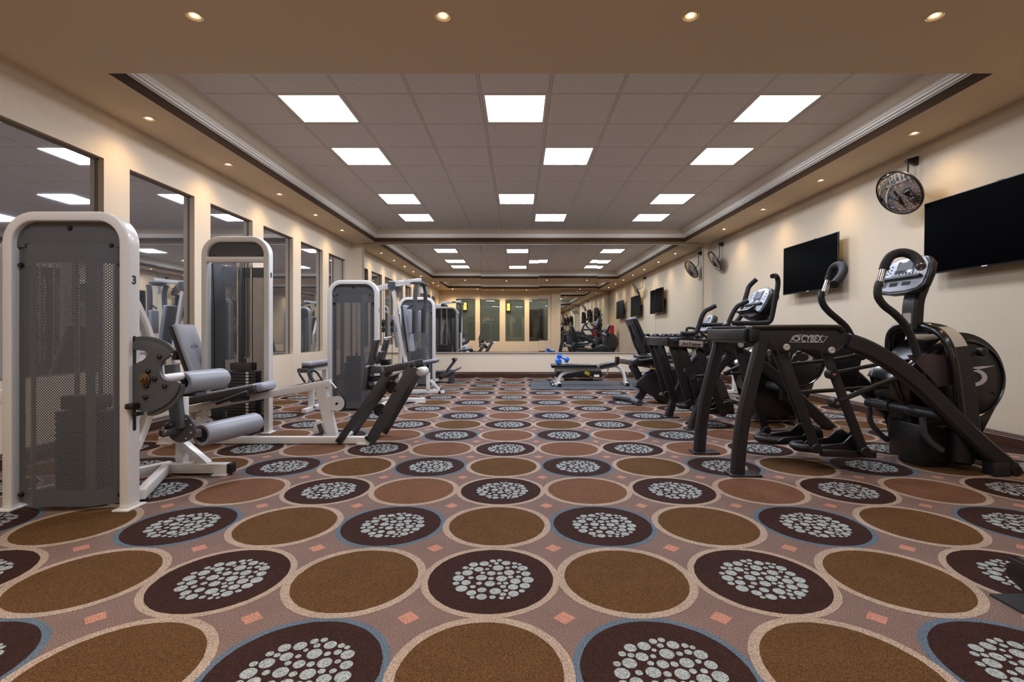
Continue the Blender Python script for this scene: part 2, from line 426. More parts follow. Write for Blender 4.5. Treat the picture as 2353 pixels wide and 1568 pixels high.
# ---- tile ceilings with grid
LIT = [(-3, 0), (0, 0), (4, 0), (-3, 2), (1, 2), (4, 2), (-3, 5), (0, 5), (4, 5), (-3, 7), (1, 7), (4, 7)]
GX, GY, G = -0.337, 4.224, 0.61
for n, (x0, x1, y0, y1) in enumerate(TRAY):
    xa, xb, ya, yb = x0 + .16, x1 - .16, y0 + .16, y1 - .16
    gy = GY if n == 0 else 0.02
    mb = MB(); mb.m(2).raw([(xa, ya, ZT + .03), (xa, yb, ZT + .03), (xb, yb, ZT + .03), (xb, ya, ZT + .03)], [[0, 1, 2, 3]])
    for i in range(-5, 7):
        for j in range(-3, 10):
            a, b = max(GX + i * G, xa - .02), min(GX + (i + 1) * G, xb + .02); c, d = max(gy + j * G, ya - .02), min(gy + (j + 1) * G, yb + .02)
            if b - a < .03 or d - c < .03: continue
            if n == 0 and (i, j) in LIT: continue
            if n == 1 and (i, j) in ((-3, 1), (0, 1), (4, 1)): continue
            e = .0145
            mb.m(0).raw([(a + e, c + e, ZT - .004), (a + e, d - e, ZT - .004), (b - e, d - e, ZT - .004), (b - e, c + e, ZT - .004), (a + e, c + e, ZT + .02), (a + e, d - e, ZT + .02), (b - e, d - e, ZT + .02), (b - e, c + e, ZT + .02)],
                        [[0, 1, 2, 3], [0, 4, 5, 1], [1, 5, 6, 2], [2, 6, 7, 3], [3, 7, 4, 0]])
    for i in range(-5, 8):
        x = GX + i * G
        if xa < x < xb: mb.m(1).box((x, (ya + yb) / 2, ZT + .002), (.024, yb - ya, .012))
    for j in range(-3, 11):
        y = gy + j * G
        if ya < y < yb: mb.m(1).box(((xa + xb) / 2, y, ZT + .002), (xb - xa, .024, .0118))
    o = struct('ceiling_tiles' if n == 0 else 'ceiling_tiles_rear', mb, [TILE, TBAR, GAP])
# ---- recessed square light panels
def panel(i, j, gy, label, em=None):
    cx, cy = GX + (i + .5) * G, gy + (j + .5) * G
    t = thing('ceiling_light', label, 'ceiling light', (cx, cy, ZT), 'square light panels in the tile ceiling')
    mb = MB(); h = G / 2 - .015; w = .024
    for sx in (-1, 1):
        mb.box((cx + sx * (h - w / 2), cy, ZT + .008), (w, 2 * h, .022)); mb.box((cx, cy + sx * (h - w / 2), ZT + .008), (2 * (h - w), w, .022))
    obj('frame', mb, CORN, t)
    k = h - w; mb = MB().raw([(cx - k, cy - k, ZT + .002), (cx - k, cy + k, ZT + .002), (cx + k, cy + k, ZT + .002), (cx + k, cy - k, ZT + .002)], [[0, 1, 2, 3]])
    obj('diffuser', mb, em or PANEL, t)
for i, j in LIT:
    cl = 'left' if i == -3 else ('right' if i == 4 else 'middle'); rw = {0: 'row nearest the low beam', 2: 'second row from the low beam', 5: 'third row from the low beam', 7: 'row nearest the mirror wall'}[j]
    panel(i, j, GY, 'square ceiling light panel, %s column, %s' % (cl, rw))
for i, cl in ((-3, 'left'), (0, 'middle'), (4, 'right')): panel(i, 1, .02, 'added unseen light panel brightening the foreground from the rear tray, %s one' % cl, PANELFILL)  # added fill lights out of view, lighting the machine fronts and near carpet
# ---- walls
def wall_x(name, x, y0, y1, holes, m, face):
    """wall in the plane x; HOLES = [(y0,y1,z0,z1)] sorted"""
    mb = MB()
    def q(a, b, c, d):
        if b - a > 1e-4 and d - c > 1e-4: mb.raw([(x, a, c), (x, b, c), (x, b, d), (x, a, d)], [[0, 1, 2, 3]])
    c = y0
    for h in holes:
        q(c, h[0], 0, ZS); q(h[0], h[1], 0, h[2]); q(h[0], h[1], h[3], ZS); c = h[1]
        e = x + face * .085
        mb.raw([(x, h[0], h[2]), (e, h[0], h[2]), (e, h[0], h[3]), (x, h[0], h[3]), (x, h[1], h[2]), (e, h[1], h[2]), (e, h[1], h[3]), (x, h[1], h[3])],
               [[0, 1, 2, 3], [4, 7, 6, 5], [0, 4, 5, 1], [3, 2, 6, 7]])
    q(c, y1, 0, ZS)
    return struct(name, mb, m)
LW = [(4.31 + 1.13 * k, 4.31 + 1.13 * k + .862, .597, 2.391) for k in range(-4, 5)]
wall_x('wall_left', XL, YB, YF, LW, WALL, -1)
wall_x('wall_right', XR, YB, YF, [], WALLR, 1)
for n, (a, b, c, d) in enumerate(LW):
    x = XL - .055; mb = MB()
    for y in (a + .006, b - .006): mb.box((x - .006, y, (c + d) / 2), (.026, .014, d - c))
    for z in (c + .006, d - .006): mb.box((x - .006, (a + b) / 2, z), (.026, b - a, .014))
    w = struct('window_%d' % (n + 1), mb, WFRAME)
    g = MB().box((x - .008, (a + b) / 2, (c + d) / 2), (.008, b - a - .01, d - c - .01))
    obj('pane', g, GLASSL, w)
mb = MB().raw([(XL, YF, 0), (XR, YF, 0), (XR, YF, ZS), (XL, YF, ZS)], [[0, 1, 2, 3]])
struct('wall_far', mb, WALL)
# rear wall, behind the camera: seen in the mirror only
BW = [(-2.75, -1.9), (-1.7, -.85), (-.6, .25), (.45, 1.3)]
mb = MB(); c = XL
for a, b in BW + [(XR, XR)]:
    mb.raw([(c, YB, 0), (a, YB, 0), (a, YB, ZS), (c, YB, ZS)], [[0, 1, 2, 3]])
    if b > a:
        mb.raw([(a, YB, 0), (b, YB, 0), (b, YB, .56), (a, YB, .56)], [[0, 1, 2, 3]]); mb.raw([(a, YB, 2.4), (b, YB, 2.4), (b, YB, ZS), (a, YB, ZS)], [[0, 1, 2, 3]])
        mb.raw([(a, YB, .56), (a, YB - .08, .56), (a, YB - .08, 2.4), (a, YB, 2.4), (b, YB, .56), (b, YB - .08, .56), (b, YB - .08, 2.4), (b, YB, 2.4)], [[0, 1, 2, 3], [4, 7, 6, 5], [0, 4, 5, 1], [3, 2, 6, 7]])
    c = b
mb.box((1.65, YB + .06, ZS / 2), (.38, .12, ZS))
struct('wall_rear', mb, WALL)
for n, (a, b) in enumerate(BW):
    mb = MB()
    for x in (a + .006, b - .006): mb.box((x, YB - .06, 1.48), (.018, .03, 1.84))
    for z in (.566, 2.394): mb.box(((a + b) / 2, YB - .06, z), (b - a, .03, .018))
    w = struct('window_%d' % (n + 10), mb, WFRAME)
    obj('pane', MB().box(((a + b) / 2, YB - .062, 1.48), (b - a - .01, .008, 1.83)), GLASSB, w)
# corridor beyond the rear windows
mb = MB().raw([(XL, -2.9, 0), (XR, -2.9, 0), (XR, -2.9, 2.7), (XL, -2.9, 2.7)], [[0, 1, 2, 3]])
struct('wall_corridor', mb, HALL)
struct('ceiling_corridor', MB().raw([(XL, -2.9, 2.7), (XL, YB - .1, 2.7), (XR, YB - .1, 2.7), (XR, -2.9, 2.7)], [[0, 1, 2, 3]]), HALL)
struct('floor_corridor', MB().raw([(XL, -2.9, 0), (XR, -2.9, 0), (XR, YB, 0), (XL, YB, 0)], [[0, 1, 2, 3]]), DOORM)
d = struct('door_1', MB().box((.75, -2.86, 1.02), (.86, .05, 2.04), None, .006), DOORM)
obj('door_handle', MB().cyl((1.08, -2.83, 1.0), (1.08, -2.77, 1.0), .012).bar((1.08, -2.77, 1.0), (.97, -2.77, 1.0), .018, .018), CH, d)
for k, (x, w_) in enumerate(((-2.52, 'left'), (-.5, 'right'))):
    t = thing('wall_lantern', 'glowing amber corridor wall lantern seen in the mirror, %s of the two' % w_, 'lantern', (x, -2.9, 2.0), 'corridor wall lanterns')
    mb = MB().box((x, -2.885, 2.16), (.2, .03, .42), None, .004)
    for s_ in (-1, 1):
        mb.box((x + s_ * .082, -2.79, 2.16), (.014, .014, .36)); mb.box((x + s_ * .082, -2.87, 2.16), (.014, .014, .36))
    mb.box((x, -2.83, 2.345), (.2, .12, .02)).box((x, -2.83, 1.975), (.2, .12, .02)).box((x, -2.79, 2.16), (.18, .012, .012))
    obj('frame', mb, BLK, t)
    obj('glass', MB().box((x, -2.83, 2.16), (.15, .075, .34)), LANT, t)
# ---- baseboards
def baseboard(name, p0, p1, nrm):
    p0, p1, nrm = Vector(p0), Vector(p1), Vector(nrm); mb = MB()
    prof = [(.0, 0), (.022, 0), (.022, .078), (.017, .084), (.017, .092), (.011, .098), (.011, .106), (.004, .114), (0, .114)]
    vs = [p + nrm * a + Vector((0, 0, z)) for p in (p0, p1) for a, z in prof]; n = len(prof)
    mb.raw(vs, [[k, k + 1, n + k + 1, n + k] for k in range(n - 1)] + [list(range(n))[::-1], [n + k for k in range(n)]])
    struct(name, mb, BASEB)
baseboard('baseboard_left', (XL, YB, 0), (XL, YF, 0), (1, 0, 0)); baseboard('baseboard_right', (XR, YB, 0), (XR, YF, 0), (-1, 0, 0))
baseboard('baseboard_far', (XL, YF, 0), (XR, YF, 0), (0, -1, 0)); baseboard('baseboard_rear', (XL, YB, 0), (XR, YB, 0), (0, 1, 0))
# ---- wall mirrors
def wall_mirror(label, xs, y, z0, z1, sgn, bits):
    t = thing('wall_mirror', label, 'mirror', ((xs[0] + xs[-1]) / 2, y, z0))
    for k in range(len(xs) - 1):
        a, b = xs[k] + .0015, xs[k + 1] - .0015; R = Euler((bits[k][0], 0, bits[k][1]))
        obj('mirror_panel', MB().box(((a + b) / 2, y - sgn * .016, (z0 + z1) / 2), (b - a, .006, z1 - z0), R), MIRROR, t)
    mb = MB(); w = .016; a, b = xs[0], xs[-1]
    for x in (a - w / 2, b + w / 2): mb.box((x, y - sgn * .014, (z0 + z1) / 2), (w, .026, z1 - z0 + 2 * w), None, .003)
    for z in (z0 - w / 2, z1 + w / 2): mb.box(((a + b) / 2, y - sgn * .014, z), (b - a, .026, w), None, .003)
    obj('frame', mb, FRAMEP, t)
wall_mirror('wide panelled wall mirror across the far wall above the dark baseboard', [-3.2, -1.985, -.78, .42, 1.63, 2.84, 3.80], YF, .522, 2.752, 1,
            [(0, 0), (.0007, .0004), (-.0008, -.0006), (.0006, .0005), (-.0008, .0004), (.0010, -.0012)])
wall_mirror('smaller rear wall mirror seen reflected inside the far mirror', [1.86, 2.9, 3.94], YB, .5, 2.75, -1, [(.001, .001), (-.001, -.001)])
# ---- round downlights
def spot(x, y, z, power, ang=2.3, tilt=None):
    l = bpy.data.lights.new('downlight_beam', 'SPOT'); l.energy = power; l.color = (1.0, .70, .38); l.spot_size = ang; l.spot_blend = 1.0; l.shadow_soft_size = .03
    o = bpy.data.objects.new('downlight_beam', l); C.objects.link(o); o.location = (x, y, z - .012)
    if tilt: o.rotation_euler = tilt
def downlight(x, y, label, power=11):
    t = thing('downlight', label, 'downlight', (x, y, ZS), 'round downlights in the soffit')
    obj('trim_ring', MB().lathe((x, y, ZS + .002), (0, 0, -1), [(.040, .003), (.044, .008), (.058, .006), (.066, .002), (.0665, 0)], 32), SOFF, t)
    obj('gimbal', MB().lathe((x, y, ZS + .002), (0, 0, -1), [(.040, .002), (.036, .006), (.020, .002), (.016, .0015)], 28), CORN, t)
    obj('bulb', MB().lathe((x, y, ZS + .0005), (0, 0, -1), [(.016, .002), (.011, .004), (0, .005)], 24), BULB, t)
    spot(x, y, ZS, power)
for k, x in enumerate((-1.897, -.443, 1.007, 2.436)):
    downlight(x, 2.82, 'round downlight in the low beam overhead, %s from the left' % ('first', 'second', 'third', 'fourth')[k], 9)
for k in range(-3, 6):
    y = 4.17 + 1.14 * k
    if k == -1: continue
    if k < 0: downlight(-3.2, y, 'round downlight in the left soffit behind the low beam, %s one' % ('front' if k == -2 else 'rear'))
    elif k < 5: downlight(-3.2, y, 'round downlight in the left soffit, %s from the low beam' % ('first', 'second', 'third', 'fourth', 'fifth')[k])
for k in range(-3, 4):
    y = 4.48 + 1.385 * k
    if k < 0: downlight(3.68, y, 'round downlight in the right soffit behind the low beam, %s' % {-1: 'foremost', -2: 'middle one', -3: 'rearmost'}[k])
    else: downlight(3.68, y, 'round downlight in the right soffit, %s from the low beam' % ('first', 'second', 'third', 'fourth')[k])
for k, x in enumerate((-2.83, -1.77, -.7, .33, 2.65)):
    downlight(x, -.72, 'round downlight in the rear soffit seen in the mirror, %s from the left' % ('first', 'second', 'third', 'fourth', 'fifth')[k], 70)
cv = thing('ceiling_light', 'long bright corridor ceiling light seen through the rear window in the mirror', 'ceiling light', (.2, -2.2, 2.68))
obj('housing', MB().box((.2, -2.2, 2.69), (6.4, .34, .018)), CORN, cv)
obj('diffuser', MB().box((.2, -2.2, 2.678), (6.3, .28, .006)), COVEL, cv)
# ================================================================ STRENGTH MACHINES, LEFT SIDE
GRP = 'white and grey strength machines'
def arch(xl, xr, z0, h, r, y, n=14):
    """open outline of an upside-down U in the plane y, from bottom left round to bottom right"""
    pts = [V(xl, y, z0)]
    pts += [V(xl + r - r * math.cos(a), y, h - r + r * math.sin(a)) for a in [PI / 2 * k / n for k in range(n + 1)]]
    pts += [V(xr - r + r * math.sin(a), y, h - r + r * math.cos(a)) for a in [PI / 2 * k / n for k in range(n + 1)]]
    return pts + [V(xr, y, z0)]
def tower(root, xl, xr, y, h, dep=.08, leg=.05, r=.165, front_shield=True, crossbar=None, digit=None, stack_top=.5, slot=False, labels=False):
    o = arch(xl, xr, .012, h, r, y); i = arch(xl + leg, xr - leg, .012, h - leg, r - leg, y)
    n = len(o); D = V(0, dep, 0); mb = MB()
    vs = o + i + [p + D for p in o] + [p + D for p in i]; fs = []
    for k in range(n - 1):
        fs += [[k, k + 1, n + k + 1, n + k], [2 * n + k, 3 * n + k, 3 * n + k + 1, 2 * n + k + 1], [k, 2 * n + k, 2 * n + k + 1, k + 1], [n + k, n + k + 1, 3 * n + k + 1, 3 * n + k]]
    for k in (0, n - 1): fs.append([k, n + k, 3 * n + k, 2 * n + k])
    b = bmesh.new(); bv = [b.verts.new(v) for v in vs]
    for f in fs: b.faces.new([bv[q] for q in f])
    bmesh.ops.recalc_face_normals(b, faces=b.faces)
    es = [e for e in b.edges if len(e.link_faces) == 2 and e.calc_face_angle(0) > 1.0]
    bmesh.ops.bevel(b, geom=es, offset=.008, segments=3, profile=.5, affect='EDGES')
    mb.bm(b)
    for x in (xl + leg / 2, xr - leg / 2): mb.box((x, y + dep / 2, .007), (leg + .035, dep + .05, .012), None, .004)
    if crossbar: mb.box(((xl + xr) / 2, y + .02, crossbar), (xr - xl - 2 * leg + .01, .04, .05), None, .004)
    obj('tower_frame', mb, WHITE, root)
    # faceted perforated shield
    a, c = xl + leg, xr - leg; w = c - a
    ys = y + (-.02 if front_shield else dep + .26)
    sg = 1 if front_shield else -1
    xs = [a, a + .028, a + .132, c - .132, c - .028, c]
    yy = [ys + sg * .062, ys + sg * .058, ys, ys, ys + sg * .058, ys + sg * .062]
    if not front_shield: yy = [y + dep - .01, y + dep + .1, ys, ys, y + dep + .1, y + dep - .01]
    zt = h - leg - r + .045 if front_shield else (crossbar or h) - .03
    zs = [.03, .115, zt - .10, zt]; mb = MB()
    for q in range(5):
        e = .02 if q in (1, 2, 3) else 0
        xa, xb, ya, yb = xs[q], xs[q + 1], yy[q], yy[q + 1]
        def pt(t, z): return V(xa + (xb - xa) * t, ya + (yb - ya) * t, z)
        L = abs(xb - xa); t0, t1 = (e / L, 1 - e / L) if e and L > .06 else (0, 1)
        for za, zb in zip(zs, zs[1:]):
            if e and L > .06 and za == zs[1]:
                mb.m(1).raw([pt(0, za), pt(t0, za), pt(t0, zb), pt(0, zb)], [[0, 1, 2, 3]]).raw([pt(t1, za), pt(1, za), pt(1, zb), pt(t1, zb)], [[0, 1, 2, 3]])
                mb.m(0).raw([pt(t0, za), pt(t1, za), pt(t1, zb), pt(t0, zb)], [[0, 1, 2, 3]])
            else: mb.m(1).raw([pt(0, za), pt(1, za), pt(1, zb), pt(0, zb)], [[0, 1, 2, 3]])
    obj('shield', mb, [PERF, PERFS], root, 20)
    ym = y + (.03 if front_shield else .03)
    if front_shield:
        ip = arch(a - .004, c + .004, zt - .012, h - leg + .004, r - leg, ym)
        obj('top_plate', MB().prism(ip, (0, .006, 0)), PERFS, root, 20)
    else:
        ip = arch(a - .004, c + .004, crossbar + .02, h - leg + .004, r - leg, ym)
        obj('top_plate', MB().prism(ip, (0, .006, 0)), PERFS, root, 20)
    if front_shield:
        for px, pz in (((a + c) / 2, h - leg - .03), (a + .06, zt - .005), (c - .06, zt - .005), (a + .018, zt - .105), (c - .018, zt - .105), (a + .018, .075), (c - .018, .075)):
            yq = ym + (0 if pz > zt - .05 else .006)
            obj('screw', MB().lathe((px, yq, pz), (0, -1, 0), [(.013, 0), (.013, .006), (.009, .012), (0, .014)], 14), BOLT, root)
    else:
        for px in (a + .05, c - .05): obj('screw', MB().lathe((px, ym, crossbar + .045), (0, -1, 0), [(.007, 0), (.006, .004), (0, .005)], 12), BOLT, root)
    # guide rods and iron stack inside
    xm = (xl + xr) / 2; yr = y + dep / 2 + .10 if front_shield else y + dep + .08
    top = (crossbar or h - leg) - .01
    for s_ in (-1, 1): obj('guide_rod', MB().cyl((xm + s_ * .065, yr, .03), (xm + s_ * .065, yr, top), .0125, n=14), CH, root)
    obj('cable', MB().cyl((xm, yr, stack_top + .1), (xm, yr, top), .004, n=8), RUB, root)
    mb = MB(); mb.box((xm, yr, .02), (.3, .12, .04), None, .004); obj('stack_base', mb, BLK, root)
    npl = int((stack_top - .05) / .029)
    for k in range(npl):
        obj('weight_plate', MB().box((xm, yr, .055 + k * .029), (.27, .11, .026), None, .004), DARK, root)
    obj('stack_top', MB().box((xm - .01, yr, .05 + npl * .029 + .035), (.2, .1, .075), None, .006).cyl((xm, yr, .05 + npl * .029 + .07), (xm, yr, .05 + npl * .029 + .11), .014), DARK, root)
    if labels:
        mb = MB()
        for k in range(npl):
            mb.prism([p for p in circ((xm + .055, yr - .0555, .055 + k * .029), .0115, (1.35, 0, 0), (0, 0, 1), 14)], (0, -.001, 0))
        obj('plate_labels', mb, LABELW, root)
        obj('selector_pin_holes', MB().cyl((xm, yr - .052, .06), (xm, yr - .058, .06), .006), BLK, root)
    if digit:
        obj('number_decal', MB().text(digit, .062, (xr + .0012, y + dep * .5 - .016, h - .375), (0, 1, 0), (0, 0, 1), .0012, 0, .002), BLKP, root)
    if slot:
        zc, zh = slot; yc = y + dep / 2
        pts = circ((xr - .001, yc, zc + zh), .011, (0, 1, 0), (0, 0, 1), 10, 0, PI) + circ((xr - .001, yc, zc - zh), .011, (0, 1, 0), (0, 0, 1), 10, PI, 2 * PI)
        obj('cam_slot', MB().prism(pts, (.0022, 0, 0)), BLKP, root)
def pad(c, size, R=None, edge=.02, bev=.02):
    """upholstered pad: returns (vinyl, backing) builders. local z is the cushion side"""
    Rm = R if isinstance(R, Matrix) else (Euler(R).to_matrix() if R else Matrix.Identity(3))
    a = MB().box(Vector(c) + Rm @ V(0, 0, edge / 2), (size[0], size[1], size[2] - edge), Rm, bev, 4)
    b = MB().box(Vector(c) - Rm @ V(0, 0, (size[2] - edge) / 2), (size[0] * .985, size[1] * .985, edge), Rm, .006)
    return a, b
def roller(p0, p1, r):
    L = (Vector(p1) - Vector(p0)).length
    return MB().lathe(p0, Vector(p1) - Vector(p0), [(r * .45, .012), (r * .7, .002), (r * .92, .0), (r, .012), (r * 1.01, L * .3), (r * 1.0, L * .7), (r, L - .02), (r * .88, L - .003), (r * .5, L), (0, L)], 28)
# ---------------------------------------------------------------- leg extension (number 3)
t = thing('leg_extension_machine', 'white leg extension machine nearest the camera, grey perforated tower numbered 3', 'exercise machine', (-2.1, 2.8, 0), GRP)
Y3 = 2.505
tower(t, -2.69, -2.03, Y3, 1.56, .08, .05, .165, True, None, '3', .52, (.66, .24))
# bowed side tube behind the tower
mb = MB(); mb.rect([V(-2.075, 2.575, 1.12), V(-2.075, 2.62, 1.06), V(-2.075, 2.69, .93), V(-2.075, 2.725, .78), V(-2.075, 2.725, .62), V(-2.075, 2.69, .46), V(-2.075, 2.62, .33), V(-2.075, 2.575, .27)], .045, .05, (1, 0, 0), 6, .01)
obj('bow_tube', mb, WHITE, t)
# cam
yc = Y3 + .03
def q(px, py): return P(px, py, yc)
out = [q(*p) for p in ((303,785),(325,783),(345,785),(362,790),(377,798),(388,808),(392,816),(384,823),(372,829),(366,838),(365,849),(367,860),(373,869),(384,876),(396,878),(406,876),(411,881),(411,890),(407,902),(399,914),(388,925),(374,935),(358,943),(345,949),(330,947),(315,943),(303,938),(303,840),(316,834),(328,829),(337,822),(340,814),(336,807),(327,805),(303,805))]
mb = MB().prism(out, (0, .022, 0), .002)
rim = [q(*p) for p in ((303,786),(325,784),(345,786),(362,791),(377,799),(390,812))]
mb.rect([p + V(0, .016, 0) for p in rim], .05, .012, (0, 1, 0), 4, .003)
rim = [q(*p) for p in ((409,884),(406,903),(388,925),(374,935),(352,945),(335,946))]
mb.rect([p + V(0, .016, 0) for p in rim], .05, .012, (0, 1, 0), 4, .003)
obj('cam', mb, GREY, t)
hub = q(334, 871)
mb = MB().lathe(hub, (0, -1, 0), [(.03, 0), (.03, .010), (.021, .012), (.021, .022), (.011, .024), (.010, .033), (0, .036)], 20)
obj('hub', mb, BRASS, t)
for px, py in ((341,853),(356,871),(338,887),(379,888),(335,913),(367,820)): obj('bolt', MB().lathe(q(px, py), (0, -1, 0), [(.012, 0), (.012, .008), (.007, .014), (0, .015)], 12), BOLT, t)
obj('stop_block', MB().box(q(312, 932) - V(0, .02, 0), (.045, .06, .03), None, .008).box(q(317, 951), (.03, .05, .02), None, .004), BLKP, t)
obj('axle', MB().cyl(V(-1.96, yc + .02, .675), V(-1.96, 2.80, .675), .024, bev=.004), WHITE, t)
# swing arm, disc, ankle roller
ya = 2.78
mb = MB().rect([P(395, 838, ya), P(399, 880, ya), P(404, 930, ya), P(409, 965, ya), P(413, 985, ya)], .066, .05, (0, 1, 0), 3, .008)
obj('swing_arm', mb, GREY, t)
dc = P(416, 985, ya + .02)
mb = MB().lathe(dc + V(0, .012, 0), (0, -1, 0), [(0, 0), (.082, 0), (.082, .014), (.078, .018), (0, .018)], 36)
obj('range_disc', mb, GREY, t)
for a in (20, 60, 100, -20, -60): obj('disc_hole', MB().lathe(dc + V(.066 * math.cos(math.radians(a)), -.006, .066 * math.sin(math.radians(a))), (0, -1, 0), [(.005, 0), (.005, .002), (0, .002)], 10), LABELW, t)
obj('arm_hub', MB().cyl(dc + V(-.02, .0, -.005), dc + V(-.045, -.08, -.005), .03, bev=.003), GREY, t)
obj('hub_cap', MB().lathe(dc + V(-.045, -.08, -.005), (-.3, -.95, 0), [(.028, 0), (.028, .006), (.018, .008), (.016, .012), (0, .013)], 20), STEEL, t)
obj('pull_knob', MB().sph(P(388, 978, ya - .05), .022, (1, 1, .8)).cyl(P(388, 978, ya - .05), P(398, 978, ya), .008), BLKP, t)
r0, r1 = P(462, 1001, 2.87), P(590, 970, 3.30)
obj('roller_arm', MB().bar(dc + V(.0, .02, -.03), r0 + V(.03, .08, 0), .05, .05), STEEL, t)
obj('ankle_roller', roller(r0, r1, .066), VINYL, t)
obj('roller_core', MB().lathe(r0 + (r1 - r0).normalized() * .012, r0 - r1, [(.05, 0), (.048, .008), (0, .008)], 24), RUB, t)
s0, s1 = P(418, 881, 2.80), P(512, 869, 3.14)
obj('thigh_roller', roller(s0, s1, .066), VINYL, t)
obj('roller_bracket', MB().bar(P(396, 866, ya + .02), s0 + (s1 - s0) * .25, .05, .05).box(P(440, 905, 2.9), (.12, .1, .02)), GREY, t)
# base
mb = MB().bar(V(-2.30, 3.15, .045), V(-1.885, 3.15, .045), .06, .06)
mb.bar(V(-2.235, 3.2, .06), V(-2.235, 3.2, .60), .055, .055).bar(P(424, 1022, 3.18), P(478, 1068, 3.16), .05, .045)
mb.bar(V(-2.30, 3.15, .045), V(-2.06, 2.62, .045), .05, .055).bar(V(-2.3, 3.19, .05), V(-2.66, 2.62, .05), .05, .055)
mb.bar(V(-2.235, 3.2, .56), V(-2.10, 2.95, .58), .05, .05)
mb.box(V(-1.93, 3.15, .009), (.09, .12, .014), None, .004)
obj('base_frame', mb, WHITE, t)
obj('end_cap', MB().box(V(-1.878, 3.15, .045), (.03, .064, .064), None, .006), BLKP, t)
obj('base_bolt', MB().lathe(P(385, 1083, 3.119), (0, -1, 0), [(.014, 0), (.014, .006), (.008, .012), (0, .013)], 14), BOLT, t)
mb = MB().bar(V(-2.69, 2.55, .59), V(-3.02, 2.50, .59), .06, .075).bar(V(-2.99, 2.5, .55), V(-2.99, 2.5, .02), .055, .055).box(V(-2.99, 2.5, .009), (.1, .2, .018), None, .004)
obj('side_outrigger', mb, WHITE, t)
# ---------------------------------------------------------------- leg press (number 8)
t = thing('leg_press_machine', 'white leg press with reclined grey backrest and open tower numbered 8', 'exercise machine', (-2.1, 4.1, 0), GRP)
Y8 = 4.42
tower(t, -2.915, -2.29, Y8, 1.815, .075, .052, .17, False, 1.60, '8', .60, False, True)
YN = 4.02
mb = MB().bar(V(-2.99, YN, .034), P(855, 1021, YN).xy.to_3d() + V(0, 0, .034), .055, .056)
mb.box(V(-2.93, YN, .008), (.12, .1, .016), None, .003).box(P(838, 1026, YN).xy.to_3d() + V(0, 0, .008), (.1, .12, .016), None, .003)
mb.bar(V(-2.5, YN, .034), V(-2.5, Y8 + .03, .034), .055, .055).bar(V(-2.9, YN + .02, .034), V(-2.9, Y8 + .03, .034), .055, .055)
obj('base_rail', mb, WHITE, t)
YB_ = 4.15
p0, p1 = P(430, 942, YB_), P(761, 880, YB_)
obj('inclined_beam', MB().bar(p0, p1, .055, .058), WHITE, t)
mb = MB().rect([P(738, 892, YB_), P(752, 950, YB_), P(768, 1014, YB_)], .09, .055, (0, 1, 0), 4)
obj('support_post', mb, WHITE, t)
mb = MB().bar(P(474, 936, YB_), P(474, 1015, YB_) , .05, .045).bar(P(461, 956, YB_), P(461, 986, YB_), .045, .05).bar(P(425, 966, YB_ + .1), P(478, 950, YB_), .05, .05)
obj('pulley_post', mb, WHITE, t)
obj('support_post', MB().bar(P(436, 940, YB_), P(436, 1016, YB_), .05, .05), WHITE, t)
obj('pulley_guard', MB().box(P(738, 982, YB_), (.12, .03, .10), (0, .3, 0), .01), WHITE, t)
obj('stop_bracket', MB().bar(P(733, 975, YB_ - .03), P(740, 997, YB_ - .03), .02, .035), GREYD, t)
def pulley(c, r, w=.03):
    obj('pulley', MB().lathe(Vector(c) + V(0, w / 2, 0), (0, -1, 0), [(0, 0), (r, 0), (r, .006), (r - .008, w / 2), (r, w - .006), (r, w), (0, w)], 30), BLKP, t)
    obj('pulley_guard', MB().lathe(Vector(c) - V(0, w / 2 + .002, 0), (0, -1, 0), [(r * .93, 0), (r * .93, .005), (0, .006)], 28).prism([Vector(c) + V(-r * 1.3, -w / 2 - .003, -r * .8), Vector(c) + V(r * .2, -w / 2 - .003, -r * .93), Vector(c) + V(r * .2, -w / 2 - .003, r * .93), Vector(c) + V(-r * 1.3, -w / 2 - .003, r * .8)], (0, -.004, 0)), WHITE, t)
    obj('pulley_bolt', MB().lathe(Vector(c) - V(0, w / 2 + .006, 0), (0, -1, 0), [(.012, 0), (.010, .008), (0, .01)], 12), BOLT, t)
pulley(P(776, 927, YB_), .07); pulley(P(482, 971, YB_), .05)
mb = MB().tube([P(762, 881, YB_), P(775, 896, YB_), P(786, 909, YB_), P(793, 920, YB_), P(793, 935, YB_), P(784, 944, YB_)], .005, 8)
obj('cable', mb, RUB, t)
mb = MB().tube([P(478, 965, YB_ + .05), P(486, 930, YB_ + .2), P(493, 890, Y8 + .05), P(492, 700, Y8 + .06), P(488, 605, Y8 + .06)], .004, 8)
obj('cable', mb, RUB, t)
obj('cable_clamp', MB().cyl(P(761, 880, YB_), P(772, 893, YB_), .009, bev=.002), CH, t)
# backrest pad, leaning back
n = 4.28
bl, tl = P(452, 880, n), P(402, 742, n); br_, tr_ = P(497, 880, 4.55), P(447, 742, 4.55)
mb = MB(); c = (bl + tl + br_ + tr_) / 4
zax = (tl - bl); H_ = zax.length; zax.normalize(); yax = V(0, 1, 0); nax = yax.cross(zax).normalized()
R = Matrix((yax, zax, nax)).transposed()
a, b = pad(c - nax * .035, (.27, H_, .075), R, .03, .025)
obj('backrest', a, VINYL, t); obj('backrest_board', b, VINYLD, t)
lg = MB(); fc = c + nax * .0037 + zax * .06
lg.sweep([fc + yax * .05 * math.cos(k * PI / 9) + zax * .022 * math.sin(k * PI / 9) for k in range(18)] + [fc + yax * .05], [(.0012, 0), (0, .0012), (-.0012, 0), (0, -.0012)], nax, 1)
lg.text('NAUTILUS', .022, fc - yax * .044 - zax * .008 + nax * .0003, yax, zax, .001, 0, 0, .088)
obj('stitched_logo', lg, STITCH, t)
